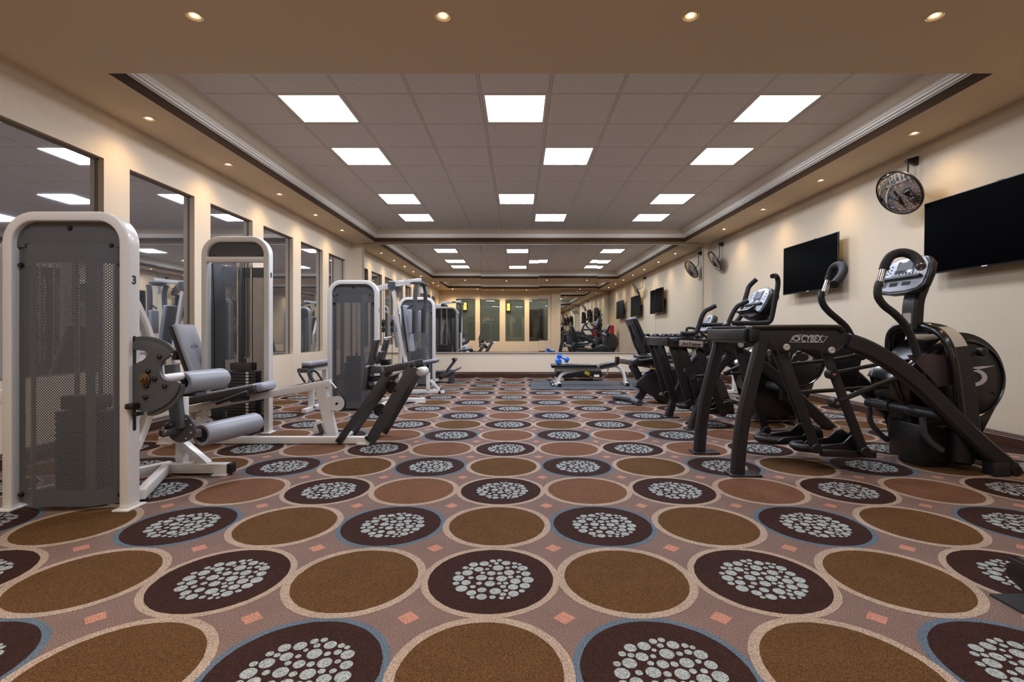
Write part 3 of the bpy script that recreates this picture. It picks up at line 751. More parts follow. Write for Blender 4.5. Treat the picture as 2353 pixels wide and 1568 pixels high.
mb = MB().bar(c - nax * .08 - zax * .02, P(392, 815, n + .15), .05, .05).bar(P(391, 812, n + .15), P(404, 935, n + .15), .055, .055).bar(P(404, 935, n + .15), P(440, 941, n - .1), .05, .05)
obj('backrest_post', mb, WHITE, t)
obj('adjuster', MB().box(P(408, 816, n + .12), (.05, .09, .09), None, .01), BLKP, t)
# seat pad on the beam
e0, e1 = P(437, 920, YB_ - .06), P(606, 888, YB_ - .06)
xax = (e1 - e0).normalized(); up = xax.cross(V(0, 1, 0)); up = -up if up.z < 0 else up
R = Matrix((xax, up.cross(xax), up)).transposed(); c = (e0 + e1) / 2
a, b = pad(c + up * .0, ((e1 - e0).length, .30, .075), R, .052, .02)
obj('seat', a, VINYL, t); obj('seat_board', b, VINYLD, t)
obj('head_pad', MB().box(P(600, 890, YB_ - .05) + xax * .0, (.16, .24, .07), R, .03, 4), VINYL, t)
for s_, yy in ((0, YB_ - .25), (1, YB_ + .2)):
    dx = 0 if s_ == 0 else 58
    g0, g1 = P(497 + dx, 927 - dx * .19, yy), P(569 + dx, 902 - dx * .19, yy)
    obj('handle', MB().cyl(g0, g1, .017, bev=.004), BLKP, t)
    obj('handle_bracket', MB().bar((g0 + g1) / 2 - V(0, 0, .02), V(((g0 + g1) / 2).x, YB_, ((g0 + g1) / 2).z - .035), .035, .03), BLK, t)
# foot plate linkage
for dy, nm in ((0, 'near'), (.34, 'far')):
    yy = 3.99 + dy
    k = 1
    obj('link_bar', MB().bar(P(777, 1018, 3.99) + V(0, dy, 0), P(895, 853, 3.99) + V(0, dy, 0), .02, .058), GREYD, t)
    obj('link_bar', MB().bar(P(850, 1016, 3.96) + V(0, dy * 1.1, 0), P(950, 842, 3.96) + V(0, dy * 1.1, 0), .022, .085), GREYD, t)
    obj('cross_link', MB().bar(P(884, 851, 3.97) + V(0, dy, 0), P(953, 838, 3.97) + V(0, dy, 0), .02, .055), GREYD, t)
for px, py in ((908, 898), (878, 948), (842, 1006), (945, 841), (778, 1012), (887, 861)): obj('bolt', MB().lathe(P(px, py, 3.955), (0, -1, 0), [(.014, 0), (.013, .008), (0, .011)], 14), BOLT, t)
obj('pivot_tube', MB().cyl(P(895, 858, 3.99), P(895, 858, 3.99) + V(0, .36, 0), .028), WHITE, t)
obj('pivot_tube', MB().cyl(P(845, 1012, 3.97), P(845, 1012, 3.97) + V(0, .38, 0), .02), WHITE, t)
obj('pivot_tube', MB().cyl(P(777, 1014, 4.0), P(777, 1014, 4.0) + V(0, .34, 0), .02), WHITE, t)
obj('counter_roller', MB().cyl(P(963, 855, 4.02), P(963, 855, 4.02) + V(.03, .12, 0), .038, bev=.014), LABELW, t)
for px, py in ((900, 890), (872, 943)): obj('cable_wheel', MB().cyl(P(px, py, 4.1), P(px, py, 4.1) + V(0, .03, 0), .055, bev=.006), BLKP, t)
for (a_, b_), yy, nm in ((((866, 781), (852, 838)), 4.05, 0), (((846, 842), (840, 896)), 4.05, 1), (((890, 780), (877, 826)), 4.5, 0), (((878, 808), (868, 836)), 4.3, 0)):
    q0, q1 = P(a_[0], a_[1], yy), P(b_[0], b_[1], yy)
    obj('foot_plate', MB().bar(q0, q1, .12, .032, (1, 0, 0), .006), GREY, t)
    obj('grip_face', MB().bar(q0 + V(.0175, 0, 0), q1 + V(.0175, 0, 0), .085, .006, (1, 0, 0), .002), BLKP, t)
mb = MB().box(P(866, 849, 4.1), (.11, .13, .06), None, .006); obj('plate_carriage', mb, GREY, t)
obj('carriage_block', MB().box(P(887, 832, 4.25), (.075, .1, .055), None, .008).box(P(848, 850, 4.12), (.03, .16, .08), None, .006), BLKP, t)
obj('carriage_arm', MB().bar(P(850, 872, 4.12), P(885, 868, 4.12), .06, .045).bar(P(848, 892, 4.12), P(875, 888, 4.12), .05, .04), GREYD, t)
# ---------------------------------------------------------------- seated machine (number 2)
t = thing('strength_machine', 'white strength machine numbered 2 with shielded tower behind the leg press', 'exercise machine', (-1.96, 6.1, 0), GRP)
Y2 = 5.71
tower(t, -2.268, -1.665, Y2, 1.552, .08, .05, .165, True, None, '2', .58)
a, b = pad(V(-2.45, 5.95, .553), (.105, .82, .07), Euler((.0, 0, 0)), .022, .015)
obj('seat', a, VINYL, t); obj('seat_board', b, VINYLD, t)
mb = MB().bar(V(-2.45, 5.60, .49), V(-2.45, 6.3, .49), .05, .05).bar(V(-2.45, 5.70, .03), V(-2.45, 5.70, .48), .06, .06).bar(V(-2.45, 6.1, .03), V(-2.45, 6.1, .48), .06, .06)
mb.bar(V(-2.45, 5.5, .03), V(-2.45, 6.45, .03), .06, .05).bar(V(-2.45, 6.4, .035), V(-1.24, 6.4, .035), .06, .05).bar(V(-2.45, 5.75, .035), V(-2.25, 5.75, .035), .06, .05)
mb.bar(V(-1.62, 6.4, .035), V(-1.70, 5.80, .035), .055, .05)
mb.box(V(-1.3, 6.4, .006), (.12, .1, .012))
obj('base_frame', mb, WHITE, t)
obj('seat_bracket', MB().box(V(-2.475, 5.6, .493), (.13, .16, .05), None, .006), GREY, t)
for dx in (0, .09):
    obj('handle', MB().tube([V(-2.50 + dx, 5.35, .47), V(-2.51 + dx, 5.3, .42), V(-2.52 + dx, 5.27, .3), V(-2.50 + dx, 5.33, .28), V(-2.46 + dx, 5.42, .32), V(-2.45 + dx, 5.44, .45)] if 0 else
        [P(701 + dx * 220, 879, 5.5), P(689 + dx * 220, 861, 5.5), P(690 + dx * 220, 854, 5.52), P(699 + dx * 220, 852, 5.58), P(709 + dx * 220, 857, 5.62), P(722 + dx * 220, 877, 5.62)], .012, 10), BLKP, t)
# ---------------------------------------------------------------- pec fly
t = thing('chest_fly_machine', 'white chest fly machine with hanging grey padded arms near the mirror', 'exercise machine', (-1.55, 7.5, 0), GRP)
tower(t, -2.09, -1.452, 8.36, 1.545, .08, .05, .165, True, None, None, .58)
Yq = 7.4
mb = MB().bar(P(934, 899.5, Yq), P(1010, 899.5, Yq), .055, .055)
mb.bar(P(1017, 901, Yq - .12), P(1017, 901, Yq + .28), .06, .05).bar(P(984, 898, Yq), P(984, 856, Yq), .055, .055).bar(P(989, 874, Yq), P(1010, 896, Yq), .04, .04)
mb.rect([P(903, 666, Yq), P(909, 700, Yq), P(922, 780, Yq), P(936, 850, Yq), P(945, 899, Yq)], .05, .06, (0, 1, 0), 4)
mb.bar(P(920, 770, Yq + .5), P(920, 892, Yq + .5), .05, .05).bar(P(934, 899, Yq), V(-1.78, 8.38, .04), .05, .05).bar(P(915, 720, Yq + .2), P(920, 775, Yq + .5), .05, .05)
mb.bar(P(935, 893, Yq), P(920, 892, Yq + .5), .05, .05)
obj('base_frame', mb, WHITE, t)
obj('foot_cap', MB().box(P(1012, 903, Yq - .1), (.06, .03, .05), None, .006), BLKP, t)
mb = MB().bar(P(894, 650, Yq), P(930, 648, Yq), .05, .05).bar(P(929, 648, Yq), P(968, 643, Yq), .05, .05)
obj('top_arm', mb, WHITE, t)
obj('top_arm', MB().bar(P(908, 657, Yq + .35), P(944, 652, Yq + .3), .045, .035), WHITE, t)
obj('pivot_hub', MB().cyl(P(900, 660, Yq - .06), P(900, 660, Yq), .052, bev=.004).box(P(900, 654, Yq - .03), (.104, .06, .08)).cyl(P(914, 665, Yq + .06), P(914, 665, Yq + .3), .048, bev=.004), GREY, t)
obj('top_beam', MB().bar(P(866, 664, Yq + .02), P(898, 657, Yq + .02), .055, .085), WHITE, t)
for px, y_ in ((881, 7.35), (901, 7.5)):
    obj('cable', MB().cyl(P(px, 668, y_), P(px, 880, y_), .004, n=8), RUB, t)
    obj('cable_pulley', MB().cyl(P(px, 743, y_) - V(.015, 0, 0), P(px, 743, y_) + V(.015, 0, 0), .058, bev=.006), BLKP, t)
    obj('pulley_bracket', MB().box(P(px, 758, y_), (.035, .05, .08), None, .005), BLK, t)
obj('grip_bar', MB().cyl(P(882, 778, 7.3), P(906, 773, 7.4), .012), CH, t)
obj('side_pad', MB().box(P(908, 762, 7.75), (.03, .16, .52), Euler((0, -.14, 0)), .012, 3), VINYL, t)
mb = MB().box(P(962, 651, Yq), (.17, .16, .035), None, .01).box(P(975, 655, Yq + .12), (.12, .2, .03), None, .01).box(P(948, 650, Yq + .15), (.09, .2, .03), None, .01)
obj('arm_carrier', mb, GREY, t)
obj('carrier_bracket', MB().box(P(968, 667, Yq + .05), (.05, .06, .11), (0, -.15, 0), .008), WHITE, t)
for k, (top, mid, bot, yy) in enumerate(((957, 954, 954, Yq - .18), (972, 977, 975, Yq + .22))):
    obj('swing_arm', MB().rect([P(top, 655, yy), P(mid + .5, 672, yy), P(mid, 700, yy), P(bot, 730, yy), P(bot, 765, yy)], .055, .055, (0, 1, 0), 4), GREY, t)
    pc = P(bot - 8.5, 740, yy)
    obj('arm_pad', MB().box(pc, (.055, .16, .35), None, .018, 3), VINYL, t)
    obj('pad_board', MB().box(pc + V(.034, 0, 0), (.016, .15, .345), None, .003), VINYLD, t)
    h0 = P(bot - 1, 699 + k * 9, yy)
    obj('handle', MB().cyl(h0, h0 + (V(-.11, -.02, -.07) if k == 0 else V(-.07, -.05, -.075)), .014, bev=.003), BLKP, t)
zax = (P(932, 703, Yq) - P(946, 808, Yq)).normalized(); yax = V(0, 1, 0); nax = yax.cross(zax)
R = Matrix((yax, zax, nax)).transposed()
a, b = pad(P(938, 756, Yq), (.26, .72, .085), R, .022, .025)
obj('backrest', a, VINYL, t); obj('backrest_board', b, VINYLD, t)
a, b = pad(P(982, 832, Yq), (.32, .32, .06), Euler((0, -.16, 0)), .018, .018)
obj('seat', a, VINYL, t); obj('seat_board', b, VINYLD, t)
obj('seat_post', MB().bar(P(983, 858, Yq), P(983, 838, Yq), .035, .035), BOLT, t)
# ---------------------------------------------------------------- low grey bench by the far wall
t = thing('abdominal_bench', 'low dark grey abdominal bench with tilted roller arm against the far wall', 'exercise bench', (-1.33, 8.95, 0))
Yq = 8.95
mb = MB().bar(P(1000, 874, Yq), P(1034, 874, Yq), .05, .05).bar(P(1003, 874, Yq - .15), P(1003, 874, Yq + .25), .05, .05)
obj('base_frame', mb, WHITE, t)
mb = MB().bar(P(1038, 850, Yq), P(1038, 878.5, Yq), .13, .1, (1, 0, 0)).bar(P(1012, 868, Yq), P(1024, 855, Yq), .08, .08)
obj('support_post', mb, GREY, t)
obj('incline_pad', MB().bar(P(1016, 866, Yq), P(1059, 845, Yq), .25, .03, (0, 0, 1), .01), GREY, t)
obj('roller_arm', MB().bar(P(1020, 862, Yq + .05), P(1046, 828, Yq + .05), .05, .05), GREY, t)
obj('roller', MB().cyl(P(1042, 826.5, Yq - .1), P(1048, 826.5, Yq + .3), .032, bev=.008), BLKP, t)
obj('seat_pad', MB().bar(P(999, 857, Yq + .1), P(1022, 855, Yq + .1), .25, .06, (0, 0, 1), .02), VINYLD, t)
obj('pivot_bolt', MB().lathe(P(1012, 869, Yq - .1), (0, -1, 0), [(.03, 0), (.03, .01), (.012, .012), (0, .014)], 18), BOLT, t)
# ================================================================ CARDIO MACHINES, RIGHT SIDE
GRP2 = 'black cardio machines along the right wall'
def swoosh(c, xd, zd, s, off, thin=False):
    """the maker's ring-and-tail mark, as a thin raised emblem in the plane of xd and zd"""
    xd, zd = Vector(xd), Vector(zd); mb = MB()
    def pt(x, z): return Vector(c) + xd * x * s + zd * z * s
    # crescent: fat on the right, thin at the ends
    o = [pt(.55 * math.cos(a) - .02, .34 * math.sin(a)) for a in [math.radians(-125 + 265 * k / 20) for k in range(21)]]
    ia, ib = (.40, .23) if thin else (.34, .21)
    i = [pt(ia * math.cos(a) - .08, ib * math.sin(a) + .01) for a in [math.radians(-125 + 265 * k / 20) for k in range(21)]]
    n = 21
    mb.raw(o + i + [p + off for p in o] + [p + off for p in i], [[k, k + 1, n + k + 1, n + k] for k in range(n - 1)] + [[2 * n + k, 3 * n + k, 3 * n + k + 1, 2 * n + k + 1] for k in range(n - 1)])
    # tail sweeping out to the upper right
    mb.prism([pt(-.66, -.20), pt(-.52, .06), pt(-.30, .20), pt(.0, .28), pt(.4, .36), pt(.85, .46), pt(.2, .43), pt(-.3, .36), pt(-.56, .16)], off)
    return mb
def brand(root, org, xd, zd, h, width, off):
    """plate lettering CYBEX with the emblem before it"""
    org, xd, zd = Vector(org), Vector(xd), Vector(zd)
    mb = MB(); c = org + xd * h * .62 + zd * h * .38; n = 28
    o = [c + xd * h * (.46 * math.cos(2 * PI * k / n)) + zd * h * (.30 * math.sin(2 * PI * k / n)) for k in range(n)]
    i = [c + xd * h * (.25 * math.cos(2 * PI * k / n) - .03) + zd * h * (.17 * math.sin(2 * PI * k / n)) for k in range(n)]
    mb.raw([p + off for p in o + i], [[k, (k + 1) % n, n + (k + 1) % n, n + k] for k in range(n)])
    mb.prism([c + xd * h * x + zd * h * z for x, z in ((-.30, .18), (.0, .29), (.45, .34), (.95, .44), (.3, .42), (-.2, .36), (-.5, .16), (-.62, -.30), (-.45, .0))], off)
    mb.text('CYBEX', h * 1.12, org + xd * h * 1.18 + off, xd, zd, .001, .22, h * .022, width - h * 1.45)
    obj('logo', mb, LOGO, root)
def outline(root, pts, off, w=.003):
    mb = MB(); pts = [Vector(p) + off for p in pts]
    for a, b in zip(pts, pts[1:] + pts[:1]): mb.bar(a, b, w, w, off, 0)
    obj('logo_outline', mb, LOGO, root)
def console(root, c, w, h, lean, depth=.08):
    """display head facing -x, leaning back by LEAN, W across (y), H high; two-tier face"""
    R = Euler((0, lean, 0)).to_matrix(); ex, ey, ez = R @ V(-1, 0, 0), V(0, 1, 0), R @ V(0, 0, 1); c = Vector(c)
    def pt(y, z, x=0.0): return c + ey * y + ez * z + ex * x
    hw, hh = w / 2, h / 2
    def ol(k, x): return [pt(a * hw * k, b * hh * k, x) for a, b in ((-.80, -1), (-.35, -1.10), (.35, -1.10), (.80, -1), (.97, -.72), (1, -.1), (.93, .55), (.7, .9), (.3, 1.04), (-.3, 1.04), (-.7, .9), (-.93, .55), (-1, -.1), (-.97, -.72))]
    obj('console_shell', MB().prism(ol(1.06, 0), -ex * depth, .012, 3), BLKP, root)
    fc = obj('console_face', MB().prism(ol(.94, .001), ex * .006, .003), SILV, root)
    obj('book_ledge', MB().box(pt(0, -.28 * hh, .022), (.03, w * .86, .022), R, .006), BLK, root)
    obj('screen', MB().prism([pt(a * hw, b * hh, .007) for a, b in ((-.42, -.08), (.42, -.08), (.36, .80), (-.36, .80))], ex * .003, .001), LCD, fc)
    obj('screen_glass', MB().prism([pt(a * hw, b * hh, .010) for a, b in ((-.32, .22), (.32, .22), (.29, .72), (-.29, .72))], ex * .001), GREY, fc)
    for s_ in (-1, 1): obj('small_display', MB().prism([pt((s_ * .27 + a * .17) * hw, b * hh, .007) for a, b in ((-1, -.72), (1, -.72), (1, -.5), (-1, -.5))], ex * .002), LCD, fc)
    def key(y, z, r): obj('key', MB().prism([pt(y * hw + r * math.cos(a), z * hh + r * math.sin(a), .007) for a in [2 * PI * k / 10 for k in range(10)]], ex * .004), KEYW if r > .0055 else GREY, fc)
    for k in range(8): key(-.5 + k * .143, -.02, .0065)
    for s_ in (-1, 1):
        for z in (.15, .35, .55): key(s_ * .6, z, .005); key(s_ * .74, z - .05, .005)
    obj('vent_pad', MB().prism([pt(a * hw, b * hh, .007) for a, b in ((.6, -.75), (.82, -.75), (.82, -.42), (.6, -.42))], ex * .002), GREYD, fc)
    return R
def flywheel(root, c, r, y_near, y_far):
    c = Vector(c); n = V(0, -1, 0); c0 = V(c.x, y_near, c.z)
    obj('flywheel_rim', MB().lathe(c0 + V(0, .12, 0), n, [(r * .9, 0), (r * 1.0, .01), (r * 1.02, .05), (r * 1.0, .10), (r * .96, .125), (r * .92, .13), (r * .90, .122)], 56), BLKG, root)
    obj('flywheel_cover', MB().lathe(c0 + V(0, .05, 0), n, [(r * .91, 0), (r * .91, .045), (r * .88, .052), (r * .3, .06), (0, .06)], 56), BLKP, root)
    obj('flywheel_emblem', swoosh(c0 + V(r * .16, -.0105, r * .06), (1, 0, 0), (0, 0, 1), r * .62, V(0, -.002, 0), True), LOGO, root)
    for a, k in ((100, .6), (-25, .75), (215, .7)):
        obj('cover_screw', MB().lathe(c0 + V(r * k * math.cos(math.radians(a)), -.008, r * k * math.sin(math.radians(a))), n, [(.010, 0), (.008, .004), (0, .005)], 12), BOLT, root)
def washer(root, c, r, m=LOGO, d=(0, -1, 0)):
    obj('pivot_cap', MB().lathe(c, d, [(r, 0), (r, .006), (r * .8, .011), (r * .45, .011), (r * .42, .006), (0, .006)], 20), m, root)
def pedal(root, x0, x1, y, z, w):
    """foot tray from toe-nose x0 to heel x1"""
    m = (x0 + x1) / 2; L = x1 - x0
    pl = [(x0 + .02, y + w * .30), (x0 + .005, y + w * .15), (x0, y), (x0 + .005, y - w * .15), (x0 + .02, y - w * .30), (x0 + .06, y - w * .45), (x0 + .11, y - w * .5), (x1, y - w * .5), (x1, y + w * .5), (x0 + .11, y + w * .5), (x0 + .06, y + w * .45)]
    obj('pedal', MB().prism([V(a, b, z) for a, b in pl], V(0, 0, .03), .006), BLKP, root)
    obj('pedal_nose', MB().tube([V(x0 + .1, y - w * .5, z + .03), V(x0 + .03, y - w * .38, z + .032), V(x0 - .002, y, z + .034), V(x0 + .03, y + w * .38, z + .032), V(x0 + .1, y + w * .5, z + .03)], .022, 12), BLK, root)
    for s_ in (-1, 1):
        yy = y + s_ * w * .5
        obj('pedal_wall', MB().prism([V(x0 + .1, yy, z + .02), V(x1, yy, z + .02), V(x1 - .01, yy, z + .10), V(x1 - .05, yy, z + .13), V(x1 - .10, yy, z + .12), V(x1 - .15, yy, z + .065), V(x0 + .15, yy, z + .055)], V(0, s_ * .012, 0), .003), BLKP, root)
    obj('heel_cup', MB().prism([V(x1 - .01, y - w * .5, z + .02), V(x1 - .01, y + w * .5, z + .02), V(x1 - .02, y + w * .48, z + .09), V(x1 - .02, y + w * .3, z + .125), V(x1 - .02, y - w * .3, z + .125), V(x1 - .02, y - w * .48, z + .09)], V(.014, 0, 0), .003), BLKP, root)
# ---------------------------------------------------------------- front arc trainer
t = thing('arc_trainer', 'large black arc trainer nearest the camera, with moving arms and tall display', 'exercise machine', (2.35, 3.45, 0), GRP2)
yn, yf = 3.14, 3.72
for yy, dx in ((yn, 0), (yf, -.03)):
    near = yy == yn
    def Q(px, py): return P(px, py, yn) + V(dx, yy - yn, 0)
    obj('rear_leg', MB().rect([Q(1752, 778), Q(1741, 822), Q(1726, 880), Q(1712, 940), Q(1702, 1000), Q(1697, 1050), Q(1694, 1091)], .088, .055, (0, 1, 0), 5, .016), BLK, t)
    obj('foot_plate', MB().box(Q(1700, 1091).xy.to_3d() + V(.02, 0, .008), (.2, .12, .012), None, .004), BLK, t)
    pl = [(1722, 752), (1800, 751), (1922, 751.5), (1936, 758), (1958, 777), (1938, 791), (1922, 808), (1914, 815), (1904, 817), (1894, 812), (1884, 806), (1862, 801), (1836, 800), (1818, 805), (1808, 810), (1797, 809), (1786, 801), (1768, 788), (1750, 780), (1722, 779)]
    obj('side_panel', MB().prism([Q(*p) + V(0, -.015, 0) for p in pl], V(0, .055, 0), .006), BLK, t)
    obj('panel_ridge', MB().rect([Q(1726, 753), Q(1800, 752), Q(1915, 752), Q(1926, 756), Q(1934, 762)], .03, .07, (0, 1, 0), 3, .01), BLKP, t)
    obj('front_beam', MB().rect([Q(1944, 784), Q(1985, 799), Q(2030, 823), Q(2075, 853), Q(2120, 891), Q(2165, 935), Q(2210, 981), Q(2260, 1027), Q(2322, 1079)], .108, .075, (0, 1, 0), 5, .016), BLK, t)
    obj('front_foot', MB().box(Q(2288, 1074) + V(0, 0, -.01), (.1, .09, .1), None, .008).cyl(Q(2296, 1086), Q(2296, 1092), .02), BLK, t)
    if near:
        obj('beam_cap', MB().lathe(Q(2322, 1079) + V(0, -.04, 0), (0, -1, 0), [(.036, -.002), (.034, .004), (0, .006)], 20), BLKP, t)
    obj('end_bracket', MB().box(Q(1726, 767) + V(.02, .02, 0), (.055, .10, .105), None, .012), BLKP, t)
    for z_ in (-.03, .03): obj('bracket_screw', MB().lathe(Q(1720, 767) + V(-.0005, .02, z_), (-1, 0, 0), [(.006, 0), (.006, .003), (0, .004)], 10), BOLT, t)
    # swing links and pedals
    for (ax, ay), (bx, by) in (((1804, 798), (1885, 1034)), ((1907, 805), (1998, 1042))):
        a_, b_ = Q(ax, ay) + V(0, .055, 0), Q(bx, by) + V(0, .055, 0)
        obj('swing_link', MB().bar(a_ - (b_ - a_).normalized() * .03, b_ + (b_ - a_).normalized() * .02, .03, .062, (0, 0, 1), .012), BLK, t)
        obj('link_pivot', MB().cyl(b_ - V(0, .028, 0), b_ + V(0, .03, 0), .034, bev=.006), BLKP, t)
    washer(t, Q(1804, 798) + V(0, -.015, 0), .022); washer(t, Q(1907, 805) + V(0, -.015, 0), .022)
    pz = .115; px0 = 2.02 + (0 if near else -.13)
    pedal(t, px0 - .12, px0 + .32, yy + (.19 if near else -.15), pz, .15)
    if near: obj('pedal_arm', MB().bar(V(px0 + .0, yy + .08, .125), V(px0 + .36, yy + .08, .115), .04, .045), BLKP, t)
# linkage rods
for a_, b_, r_ in (((1811, 838, 3.3), (1900, 829, 3.35), .012), ((1900, 829, 3.35), (1976, 815, 3.4), .012), ((1912, 858, 3.2), (2042, 833, 3.35), .013), ((1834, 902, 3.25), (2040, 889, 3.4), .014), ((1925, 922, 3.17), (2062, 868, 3.3), .017)):
    obj('push_rod', MB().cyl(P(*a_), P(*b_), r_, bev=.003), BLK, t)
for px, py, yy in ((1976, 817, 3.38), (1910, 860, 3.18), (1918, 926, 3.16)):
    obj('rod_joint', MB().cyl(P(px, py, yy) - V(0, .03, 0), P(px, py, yy) + V(0, .03, 0), .034, bev=.007), BLKP, t)
    obj('joint_bolt', MB().lathe(P(px, py, yy) - V(0, .03, 0), (0, -1, 0), [(.012, 0), (.010, .004), (0, .005)], 12), CH, t)
obj('link_lug', MB().cyl(P(1910, 924, 3.2), P(1934, 926, 3.2), .022, bev=.004), BLK, t)
# moving arms
ny, fy = 3.17, 3.66
pts = [P(2108, 818, ny), P(2097, 783, ny), P(2080, 748, ny), P(2055, 721, ny), P(2032, 703, ny), P(2018, 683, ny), P(2017, 662, ny), P(2021, 648, ny)]
obj('moving_arm', MB().tube(pts, .0235, 16), BLK, t)
obj('hand_sensor', MB().cyl(P(2019.5, 658, ny), P(2031, 617, ny), .0215, bev=.002), CH, t)
for a_ in ((2019.5, 658), (2030, 620)): obj('sensor_ring', MB().cyl(P(*a_, ny), P(a_[0] + 1.2, a_[1] - 4, ny), .0245), BLKP, t)
gp = [P(2030.5, 620, ny), P(2036, 604, ny), P(2047, 589, ny), P(2064, 582, ny), P(2081, 581.5, ny - .02), P(2098, 588, ny - .05), P(2110, 600, ny - .09), P(2116, 613, ny - .13)]
obj('foam_grip', MB().tube(gp, .0285, 16), RUB, t)
obj('grip_end', MB().lathe(gp[-1], gp[-1] - gp[-2], [(.0285, -.004), (.027, .006), (.012, .007), (.010, .003), (0, .003)], 20), STEEL, t)
pts = [P(1956, 772, fy), P(1944, 752, fy), P(1925, 734, fy), P(1905, 717, fy), P(1892, 701, fy), P(1887, 685, fy), P(1889, 670, fy)]
obj('moving_arm', MB().tube(pts, .0235, 16), BLK, t)
obj('hand_sensor', MB().cyl(P(1891, 678, fy), P(1904, 642, fy), .0215, bev=.002), CH, t)
gp = [P(1903, 645, fy), P(1908, 632, fy), P(1914, 617, fy - .02), P(1924, 610, fy - .06), P(1935, 611, fy - .12), P(1938, 622, fy - .19), P(1931, 637, fy - .26), P(1917, 654, fy - .33)]
obj('foam_grip', MB().tube(gp, .0285, 16), RUB, t)
# hoop over the drive
hp = [P(2243, 1000, 3.15), P(2236, 940, 3.15), P(2224, 870, 3.15), P(2208, 815, 3.16), P(2188, 778, 3.2), P(2158, 757, 3.28), P(2115, 747, 3.42), P(2072, 749, 3.56), P(2041, 764, 3.65), P(2026, 790, 3.69), P(2022, 830, 3.70), P(2030, 900, 3.71), P(2040, 960, 3.71)]
hp = [V(2.92 + (p.z - .6) * -.12, p.y, p.z) for p in hp]
obj('hoop_frame', MB().rect(hp, .035, .12, (1, 0, 0), 6, .012), BLK, t)
obj('hoop_tube', MB().tube([p + V(-.055, 0, .0) for p in hp], .027, 14), BLKG, t)
hs = MB.curve(hp, 6)[20:31]; hs = [p + (V(p.x, p.y, p.z) - V(p.x, 3.43, .62)).normalized() * .0185 + V(.004, 0, 0) for p in hs]
obj('hoop_sticker', MB().rect(hs, .002, .09, (1, 0, 0), 1, .0005), LABELS, t)
mast = [V(2.80, 3.43, .955), V(2.805, 3.43, 1.06), V(2.815, 3.43, 1.16), V(2.85, 3.43, 1.26)]
obj('console_mast', MB().rect(mast, .075, .13, (0, 1, 0), 5, .015), BLKP, t)
obj('mast_collar', MB().cyl(V(2.86, 3.33, .955), V(2.86, 3.53, .955), .038, bev=.006), BLKG, t)
obj('mast_label', MB().box(V(2.7655, 3.43, 1.03), (.003, .07, .075)), LABELS, t)
console(t, V(2.745, 3.43, 1.343), .42, .25, .35, .045)
# drive housing
flywheel(t, V(3.05, 0, .605), .285, 3.29, 3.6)
pl = [(2.62, .60), (2.66, .68), (2.74, .74), (2.86, .86)] + [(3.07 + .325 * math.cos(math.radians(a)), .605 + .325 * math.sin(math.radians(a))) for a in range(110, -41, -4)] + [(3.22, .20), (3.17, .07), (3.12, .035), (2.80, .035), (2.76, .14), (2.76, .36), (2.66, .46)]
obj('drive_housing', MB().prism([V(x, 3.36, z) for x, z in pl], V(0, .26, 0), .03, 3), BLKG, t)
obj('crank_knob', MB().cyl(V(3.10, 3.25, .80), V(3.10, 3.20, .80), .030, bev=.008).bar(V(3.10, 3.24, .80), V(3.02, 3.26, .775), .02, .03), BLKP, t)
obj('housing_shoulder', MB().prism([V(x, 3.32, z) for x, z in ((2.62, .60), (2.68, .70), (2.80, .78), (2.95, .89), (3.06, .90), (3.06, .7), (2.8, .62))], V(0, .33, 0), .03, 3), BLKG, t)
obj('housing_deck', MB().box(V(2.68, 3.45, .735), (.2, .16, .012), (0, -.22, 0), .004), SILV, t)
obj('side_cover', MB().prism([P(x, y, 3.185) for x, y in ((2086, 817), (2125, 813), (2160, 816), (2196, 824), (2198, 882), (2172, 887), (2155, 890), (2140, 870), (2112, 842))], V(0, .012, 0), .002), MAROON, t)
for px, py in ((2192, 828), (2194, 878)): obj('cover_screw', MB().lathe(P(px, py, 3.183), (0, -1, 0), [(.007, 0), (.006, .004), (0, .005)], 10), STEEL, t)
obj('far_side_cover', MB().prism([V(x, 3.68, z) for x, z in ((2.22, .84), (2.48, .86), (2.62, .72), (2.56, .46), (2.46, .52))], V(0, .012, 0), .002), BLKP, t)
obj('cross_tube', MB().cyl(P(1992, 924, 3.66), P(2168, 958, 3.16), .036, bev=.006), BLK, t)
for (a_, b_) in (((2010, 927, 3.60), (2046, 933, 3.48)), ((2085, 942, 3.38), (2140, 953, 3.24))): obj('tube_sleeve', MB().cyl(P(*a_), P(*b_), .039, bev=.004), GREYD, t)
for a_ in ((2018, 918, 3.58), (2163, 946, 3.16)): obj('tube_bolt', MB().lathe(P(*a_), (0, -1, 0), [(.018, 0), (.018, .01), (.009, .014), (0, .015)], 14), STEEL, t)
obj('lower_crank', MB().rect([V(2.70, 3.22, .36), V(2.71, 3.22, .26), V(2.76, 3.22, .19), V(2.83, 3.22, .14)], .035, .03, (0, 1, 0), 4), GREYD, t)
obj('lower_crank', MB().rect([V(2.62, 3.6, .37), V(2.63, 3.6, .26), V(2.70, 3.6, .17), V(2.76, 3.6, .12)], .035, .03, (0, 1, 0), 4), GREYD, t)
obj('belly_box', MB().box(V(2.85, 3.42, .17), (.24, .28, .26), None, .015), BLKP, t)
obj('belly_canister', MB().cyl(V(3.0, 3.27, .04), V(3.0, 3.27, .30), .075, bev=.02), BLKP, t)
obj('belly_stand', MB().box(V(2.85, 3.42, .022), (.16, .2, .04), None, .006), BLK, t)
obj('rear_cross_beam', MB().bar(V(1.505, 3.16, .915), V(1.485, 3.72, .915), .055, .075), BLKP, t)
obj('rear_cross_cover', MB().bar(V(1.53, 3.18, .872), V(1.51, 3.70, .872), .07, .028), GREYD, t)
obj('front_cross_beam', MB().bar(V(3.12, 3.16, .1), V(3.09, 3.7, .1), .05, .06), BLKP, t)
yl = yn - .0165
